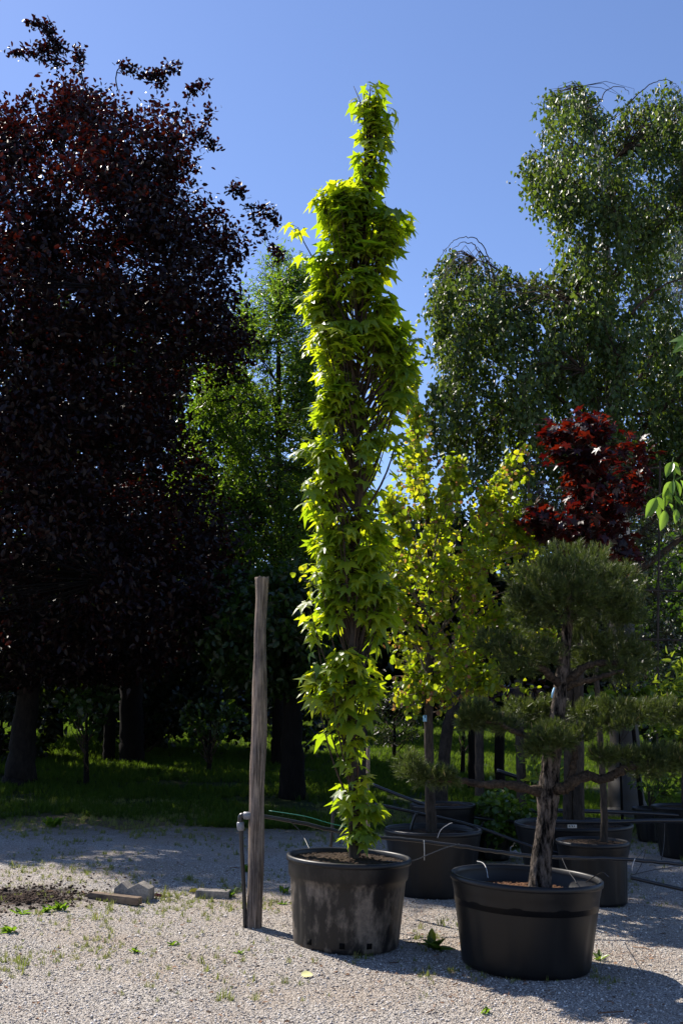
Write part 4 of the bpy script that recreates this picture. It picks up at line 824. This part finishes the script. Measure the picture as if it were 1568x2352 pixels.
0 and trunk('dark broad trunk on the lawn right of the thin red-leaved tree trunk', [(1440, 1862), (1432, 1790), (1428, 1700), (1425, 1560)], 15.5, .26, .2, 'bark_dark')
trunk('dark trunk on the lawn behind the small left pine pad', [(1148, 1800), (1146, 1730), (1148, 1640)], 17.5, .09, .08, 'bark_dark')
trunk('dark short trunk behind the leaning trunk', [(1085, 1760), (1085, 1700), (1088, 1640)], 19, .09, .08, 'bark_dark')
trunk('grey-purple trunk seen behind the star-leaved tree stem', [(832, 1790), (831, 1700), (830, 1600), (826, 1450)], 15, .085, .075)
rod('wooden_post', [(1304, 1905), (1305, 1750), (1306, 1560), (1306, 1450)], float(p5[1]) + .05, .055, 'bark_grey', 'left one of two straight upright trunks in the widest pot', 'tree trunk')
rod('wooden_post', [(1327, 1905), (1327, 1750), (1327, 1560), (1326, 1450)], float(p5[1]) + .02, .062, 'bark_grey', 'right one of two straight upright trunks in the widest pot', 'tree trunk')
# trellis poles
tr = empty('trellis', D(1515, 1700, 13.3), 'thin wooden trellis frame behind the red maple', 'trellis')
to = np.array(tr.location)
for pts in ([(1170, 1068), (1350, 1072), (1590, 1076)], [(1515, 1060), (1513, 1200), (1510, 1420), (1508, 1800)], [(1400, 1352), (1480, 1356), (1570, 1358)], [(1213, 1060), (1213, 1200), (1214, 1500)], [(1400, 1468), (1560, 1470)]):
    a = MB(); a.tube(smooth_path([D(x, y, 13.2) for x, y in pts], 4), .015, 8); a.build('pole', M['bark_grey'], tr, True, to)

# ================================================================== overhanging sprig, right edge
Ys = 3.6; so_ = D(1640, 1000, Ys)
sroot = empty('overhanging_sprig', so_, 'light green long-leaved sprig hanging in at the right edge, close to the camera', 'branch')
Z = lambda x, y, d=0: D((1280 + x / 3.672) * .9186, (1000 + y / 3.672) * .9186, Ys + d)
lv = [(1470, 570, 1410, 700), (1475, 570, 1530, 620), (1475, 600, 1545, 690), (1480, 630, 1500, 690), (1460, 750, 1385, 890), (1460, 750, 1430, 850), (1475, 740, 1465, 870), (1490, 735, 1555, 880), (1540, 735, 1600, 860), (1400, 830, 1465, 945), (1390, 850, 1410, 980),
      (1320, 900, 1228, 1078), (1320, 885, 1395, 1010), (1300, 930, 1355, 1085), (1400, 1010, 1365, 1198), (1500, 1000, 1500, 1135), (1480, 880, 1550, 960), (1540, 925, 1610, 1010), (1430, 950, 1490, 1030), (1560, 780, 1620, 860), (1600, 800, 1660, 950), (1560, 900, 1640, 960)]
a = MB(); st = MB()
for x0, y0, x1, y1 in lv:
    d = rng.uniform(-.06, .06); A_ = Z(x0, y0, d); B_ = Z(x1, y1, d + rng.uniform(-.03, .03)); L_ = np.linalg.norm(B_ - A_)
    a.scatter(*halfleaf([(0, 0), (.12, .10), (.3, .19), (.5, .22), (.7, .17), (.88, .08), (1, 0)], .3, -.12), A_[None], (B_ - A_)[None], np.array([[rng.normal() * .5, -.8, .5]]), [L_])
for pts in ([(1470, 560), (1475, 640), (1480, 740), (1400, 840), (1310, 900)], [(1480, 740), (1560, 700), (1700, 560), (1900, 400)], [(1480, 740), (1500, 880), (1500, 1000)], [(1700, 560), (1620, 720), (1560, 900)], [(1400, 840), (1400, 1010)], [(1470, 560), (1480, 530)]):
    st.tube(smooth_path([Z(x, y) for x, y in pts], 5), .0022, 6)
for x0, y0, x1, y1 in [(1610, 1560 - 1000 - 700, 1575, 0), ]: pass
st.build('stem', M['weed'], sroot, True, so_); a.build('leaves', M['sprig'], sroot, False, so_)
s2 = D(1575, 780, 6.5); a = MB()
a.scatter(*T_star[0], np.array([D(1576, 778, 6.5), D(1582, 800, 6.5), D(1590, 850, 6.5)]), np.array([[-.8, 0, -.6], [-.9, 0, -.1], [-.5, 0, -.9]]), np.array([[0, -.7, .7]] * 3), [.14, .12, .13])
a.tube(np.array([D(1576, 778, 6.5), D(1600, 770, 6.5), D(1700, 800, 6.6)]), .003, 5)
o = a.build('leafy_twig', M['sprig'], None, False, s2); o.location = [float(v) for v in s2]; tag(o, 'single pale star leaf poking in at the right edge before the birch', 'twig')

# ================================================================== stones and board on the gravel
def block(name, outline, depth, loc, rz, mat, label, cat, tilt=0):
    mb = MB(); n_ = len(outline); V = [(x, -depth / 2, z) for x, z in outline] + [(x, depth / 2, z) for x, z in outline]
    F = [tuple(range(n_)), tuple(range(2 * n_ - 1, n_ - 1, -1))] + [(i, i + n_, (i + 1) % n_ + n_, (i + 1) % n_) for i in range(n_)]
    mb.add(V, F); o = mb.build(name, M[mat]); o.location = [float(v) for v in loc]; o.rotation_euler = (0, tilt, rz)
    bv = o.modifiers.new('bevel', 'BEVEL'); bv.width = .004; bv.segments = 2; bv.limit_method = 'ANGLE'; tag(o, label, cat); return o
c = G(299, 2070); s_ = PM(c[1])
block('concrete_block', [(-.15, 0), (.15, 0), (.15, .10), (.055, .145), (-.03, .10), (-.085, .148), (-.145, .10)], .14, c + np.array([.01, .10, -.012]), -.15, 'concrete', 'notched grey concrete block lying behind the wooden board', 'block')
c = G(262, 2070); o = block('wooden_board', [(-.27, .03), (-.17, 0), (.24, 0), (.24, .055), (-.21, .055)], .075, c + np.array([.01, -.03, .0]), -.42, 'board', 'short sawn wooden board with a pointed end, beside the notched block', 'board', R(1.5))
c = G(488, 2064); block('concrete_block', [(-.14, 0), (.14, 0), (.137, .062), (-.133, .07)], .12, c + np.array([0, .05, -.01]), -.1, 'concrete', 'flat grey concrete block left of the wooden post, beside weeds', 'block')

# ================================================================== small stuff on the ground
def onground(px, py): p_ = G(px, py); return p_
def inview(n_, y0, y1, marg=1.1):
    y = rng.uniform(y0, y1, n_); x = rng.uniform(-1, 1, n_) * y * (784 / FPX) * marg; return x, y
# loose stones
OV = np.array([(1, 0, 0), (-1, 0, 0), (0, .8, 0), (0, -.8, 0), (.1, .1, .6), (0, 0, -.5)]); OF = [(0, 2, 4), (2, 1, 4), (1, 3, 4), (3, 0, 4), (2, 0, 5), (1, 2, 5), (3, 1, 5), (0, 3, 5)]
m = leafmat('loose stone', [(.10, .093, .088), (.34, .31, .28), (.48, .445, .405), (.72, .68, .63)], [(.3, .3, .3), (.3, .3, .3)], 0.0, .85, .2); M['stone'] = m
u = rng.uniform(0, 1, 70000); y = 4.2 + 6.3 * u ** 1.25; x = rng.uniform(-1, 1, 70000) * y * .37
q = np.hypot((x - soil_c[0]) * 1.5, (y - soil_c[1]) * 1.6) > .95 + .25 * np.sin(x * 9) * np.sin(y * 7); x, y = x[q], y[q]
mb = MB(); k_ = len(x); mb.scatter(OV, OF, np.stack([x, y, gz(x, y) + .002], -1), rdir(k_) * [1, 1, .3], np.array([0, 0, 1.]) + .5 * rdir(k_), rng.gamma(2.2, .0014, k_) + .002)
kind(mb.build('loose_gravel', M['stone']), 'stuff', 'fine grey and beige loose gravel covering the yard', 'gravel')
k_ = 1500; a = rng.uniform(0, 6.283, k_); r_ = np.abs(rng.normal(size=k_)) * .42; x = soil_c[0] + r_ * np.cos(a); y = soil_c[1] + r_ * np.sin(a) * .9
mb = MB(); mb.scatter(OV, OF, np.stack([x, y, gz(x, y) + .004], -1), rdir(k_) * [1, 1, .3], np.array([0, 0, 1.]) + .5 * rdir(k_), rng.gamma(2.0, .0045, k_) + .003)
M['clod'] = leafmat('soil clod', [(.015, .010, .008), (.04, .026, .019), (.09, .065, .05)], [(.02, .01, .01), (.02, .01, .01)], 0.0, .95, .1)
kind(mb.build('soil_clods', M['clod']), 'stuff', 'dark brown crumbly soil spread on the gravel at the left', 'soil')
# lawn grass
def blades(nb):
    V = []; F = []
    for i in range(nb):
        a = rng.uniform(0, 6.283); r_ = rng.uniform(0, .35); o_ = np.array([math.cos(a) * r_, math.sin(a) * r_, 0]); a2 = rng.uniform(0, 6.283); ln = rng.uniform(.15, .7)
        d = np.array([math.cos(a2) * ln, math.sin(a2) * ln, 1]) * rng.uniform(.5, 1); s_ = np.array([-math.sin(a2), math.cos(a2), 0]) * .045; b = len(V)
        V += [tuple(o_ - s_), tuple(o_ + s_), tuple(o_ + d * .55 + s_ * .6 - [0, 0, -.05]), tuple(o_ + d * .55 - s_ * .6 + [0, 0, .05]), tuple(o_ + d)]; F += [(b, b + 1, b + 2, b + 3), (b + 3, b + 2, b + 4)]
    # template: z up -> map x=up
    V = [(v[2], v[0], v[1]) for v in V]; return V, F
TB = blades(12)
def tufts(x, y, S, mb):
    k_ = len(x); mb.scatter(*TB, np.stack([x, y, gz(x, y) - .005], -1), np.tile([0, 0, 1.], (k_, 1)) + .12 * rdir(k_), rdir(k_) * [1, 1, .05], S)
y = 13.6 + 34 * rng.uniform(0, 1, 52000) ** 1.7; x = rng.uniform(-1, 1, 52000) * y * .39
pt = np.array([mnoise.noise(Vector((a * .55, b * .55, 0))) for a, b in zip(x, y)])
q = (y > edge_y(x) + rng.exponential(1.3, len(x)) - 1.0) & (pt > .02 - np.clip((y - 16) / 12, 0, .6) + .1 * rng.normal(size=len(x)))
mb = MB(); tufts(x[q], y[q], (.055 + .05 * rng.uniform(size=int(q.sum()))) * (1 + y[q] / 45), mb)
kind(mb.build('lawn_grass', M['grass']), 'stuff', 'green grass blades of the lawn under the trees', 'grass')
# thin yellow-green weeds in the gravel
xs_ = []; ys_ = []
for _ in range(190):
    cx, cyy = inview(1, 6.2, 14); cx, cyy = float(cx[0]), float(cyy[0])
    if cx > .8 and rng.uniform() < .5: continue
    k_ = int(rng.integers(4, 26)); xs_.append(cx + rng.normal(size=k_) * rng.choice([.06, .15, .3])); ys_.append(cyy + rng.normal(size=k_) * rng.choice([.05, .12, .2]))
for px, py, sx, sy, k_ in [(120, 2010, 90, 25, 160), (200, 2066, 60, 8, 25), (60, 2200, 70, 12, 70), (220, 2180, 60, 20, 60), (380, 2060, 50, 8, 60), (470, 2075, 60, 8, 60), (240, 2000, 60, 8, 50), (540, 2050, 20, 10, 30), (620, 2080, 30, 10, 50), (980, 2150, 60, 12, 30), (560, 2250, 150, 40, 60), (300, 2110, 150, 25, 90)]:
    for _ in range(k_):
        g_ = G(px + rng.normal() * sx, min(py + rng.normal() * sy, 2300)); xs_.append(np.array([g_[0]])); ys_.append(np.array([g_[1]]))
x = np.concatenate(xs_); y = np.concatenate(ys_); mb = MB(); tufts(x, y, rng.gamma(3, .0085, len(x)) + .008, mb)
kind(mb.build('gravel_weeds', M['drygrass']), 'stuff', 'thin yellow-green grass tufts growing through the gravel', 'weeds')
y = rng.uniform(11.5, 16.5, 9000); x = rng.uniform(-1, 1, 9000) * y * .39; q = (rng.uniform(size=9000) < np.clip((y - 11.5) / 3.5, 0, 1) ** 1.5) & (np.sin(x * 1.9 + 1) + np.sin(y * 2.3 + x) > -.6)
mb = MB(); tufts(x[q], y[q], rng.uniform(.03, .09, int(q.sum())), mb); kind(mb.build('verge_grass', M['drygrass']), 'stuff', 'yellowish rough grass where gravel meets lawn', 'grass')
# litter
x, y = inview(1500, 5, 15); mb = MB(); k_ = len(x)
mb.scatter(*T_oval, np.stack([x, y, gz(x, y) + .006], -1), rdir(k_) * [1, 1, .1], np.array([0, 0, 1.]) + .4 * rdir(k_), rng.uniform(.01, .035, k_))
M['litter'] = leafmat('litter', [(.05, .03, .02), (.15, .08, .045), (.30, .17, .10)], [(.1, .05, .03), (.1, .05, .03)], .1, .8, .2)
for _ in range(60):
    cx, cyy = inview(1, 5.5, 12); a_ = rng.uniform(0, 3.14); L_ = rng.uniform(.03, .16); cx = float(cx[0]); cyy = float(cyy[0]); z0 = float(gz(cx, cyy)) + .008
    mb.tube(np.array([[cx, cyy, z0], [cx + L_ * .5 * math.cos(a_), cyy + L_ * .5 * math.sin(a_), z0 + .004], [cx + L_ * math.cos(a_ + .2), cyy + L_ * math.sin(a_ + .2), z0]]), .003, 4)
nx_ = []
for px, py, sx, sy, k_ in [(1450, 2190, 90, 30, 900), (1000, 2240, 90, 30, 500), (1180, 2290, 120, 20, 350), (960, 2110, 50, 20, 300), (700, 2180, 200, 50, 400)]:
    for _ in range(k_):
        nx_.append(G(px + rng.normal() * sx, min(py + rng.normal() * sy, 2340)))
nx_ = np.array(nx_); k_ = len(nx_)
mb.scatter([(0, 0, 0), (.5, .035, .05), (1, 0, 0), (.5, -.035, .05)], [(0, 1, 2, 3)], nx_ + [0, 0, .007], rdir(k_) * [1, 1, .1], np.array([0, 0, 1.]) + .3 * rdir(k_), rng.uniform(.025, .06, k_))
kind(mb.build('leaf_litter', M['litter']), 'stuff', 'brown dry leaf bits and twigs strewn on the gravel', 'litter')
# individual weeds
def weed(px, py, size, n_, mat, label, up=.6, tpl=T_long):
    up = up * 1.6 + .5; size = size * .8
    c = G(px, py); a = MB(); az = rng.uniform(0, 6.283, n_); e = rng.uniform(up * .3, up * 1.5, n_)
    X = np.stack([np.cos(az), np.sin(az), e], -1); a.scatter(*tpl, np.tile(c, (n_, 1)) + rng.normal(size=(n_, 3)) * [.02 * size / .1, .02 * size / .1, 0], X, np.tile([0, 0, 1.], (n_, 1)) - X * .2, size * rng.uniform(.6, 1.1, n_))
    o = a.build('weed', M[mat], None, False, c); o.location = [float(v) for v in c]; tag(o, label, 'weed', 'weeds in the gravel')
weed(992, 2182, .17, 12, 'shrub', 'broad dark green weed in the shadow right of the dusty pot', .5)
weed(652, 2052, .10, 16, 'weed', 'bright yellow-green weed just left of the dusty pot', 1.6, T_lance)
weed(650, 2078, .06, 10, 'weed', 'tiny low green weed under the bright one by the dusty pot', .5)
weed(135, 2093, .11, 16, 'weed', 'broad-leaved bright weed on the dark soil at the left', .8)
weed(105, 2095, .09, 14, 'weed', 'smaller bright weed left of the broad-leaved one on the dark soil', .6)
weed(50, 2100, .10, 12, 'weed', 'flat weed lowest on the dark soil patch', .25)
weed(25, 2142, .10, 12, 'weed', 'flat green weed at the left edge below the dark soil', .3)
weed(525, 2062, .12, 18, 'weed', 'leafy weed against the right end of the flat concrete block', .9)
weed(400, 2173, .06, 10, 'weed', 'small spreading weed in open gravel, nearest below the flat block', .3)
weed(310, 2190, .07, 10, 'weed', 'small pale weed in open gravel below the wooden board', .7)
weed(550, 2192, .05, 8, 'weed', 'tiny green weed in open gravel below the wooden post', .4)
weed(120, 1900, .22, 16, 'weed', 'tall weed at the shaded lawn edge near the left', .8)
weed(1115, 2328, .06, 8, 'weed', 'small weed in the bottom foreground gravel below the pine pot', .7)
weed(1375, 2205, .09, 8, 'shrub', 'dark weed touching the right side of the pine pot', .4)
weed(565, 2003, .12, 14, 'weed', 'dim weed behind the riser pipe in the shade', 1.0)
def fallen(px, py, size, mat, label, tpl=T_long):
    c = G(px, py) + np.array([0, 0, .012]); a = MB(); a.scatter(*tpl, c[None], np.array([[1, .3, .15]]), np.array([[0, -.4, 1.]]), [size]); o = a.build('fallen_leaf', M[mat], None, False, c); o.location = [float(v) for v in c]; tag(o, label, 'leaf')
fallen(434, 2052, .14, 'yellow', 'curled yellow fallen leaf left of the flat concrete block')
fallen(348, 2063, .12, 'redleaf', 'dark red fallen leaf right of the notched concrete block')
fallen(692, 2246, .07, 'pale', 'pale yellow fallen petal in the open foreground gravel', T_round)
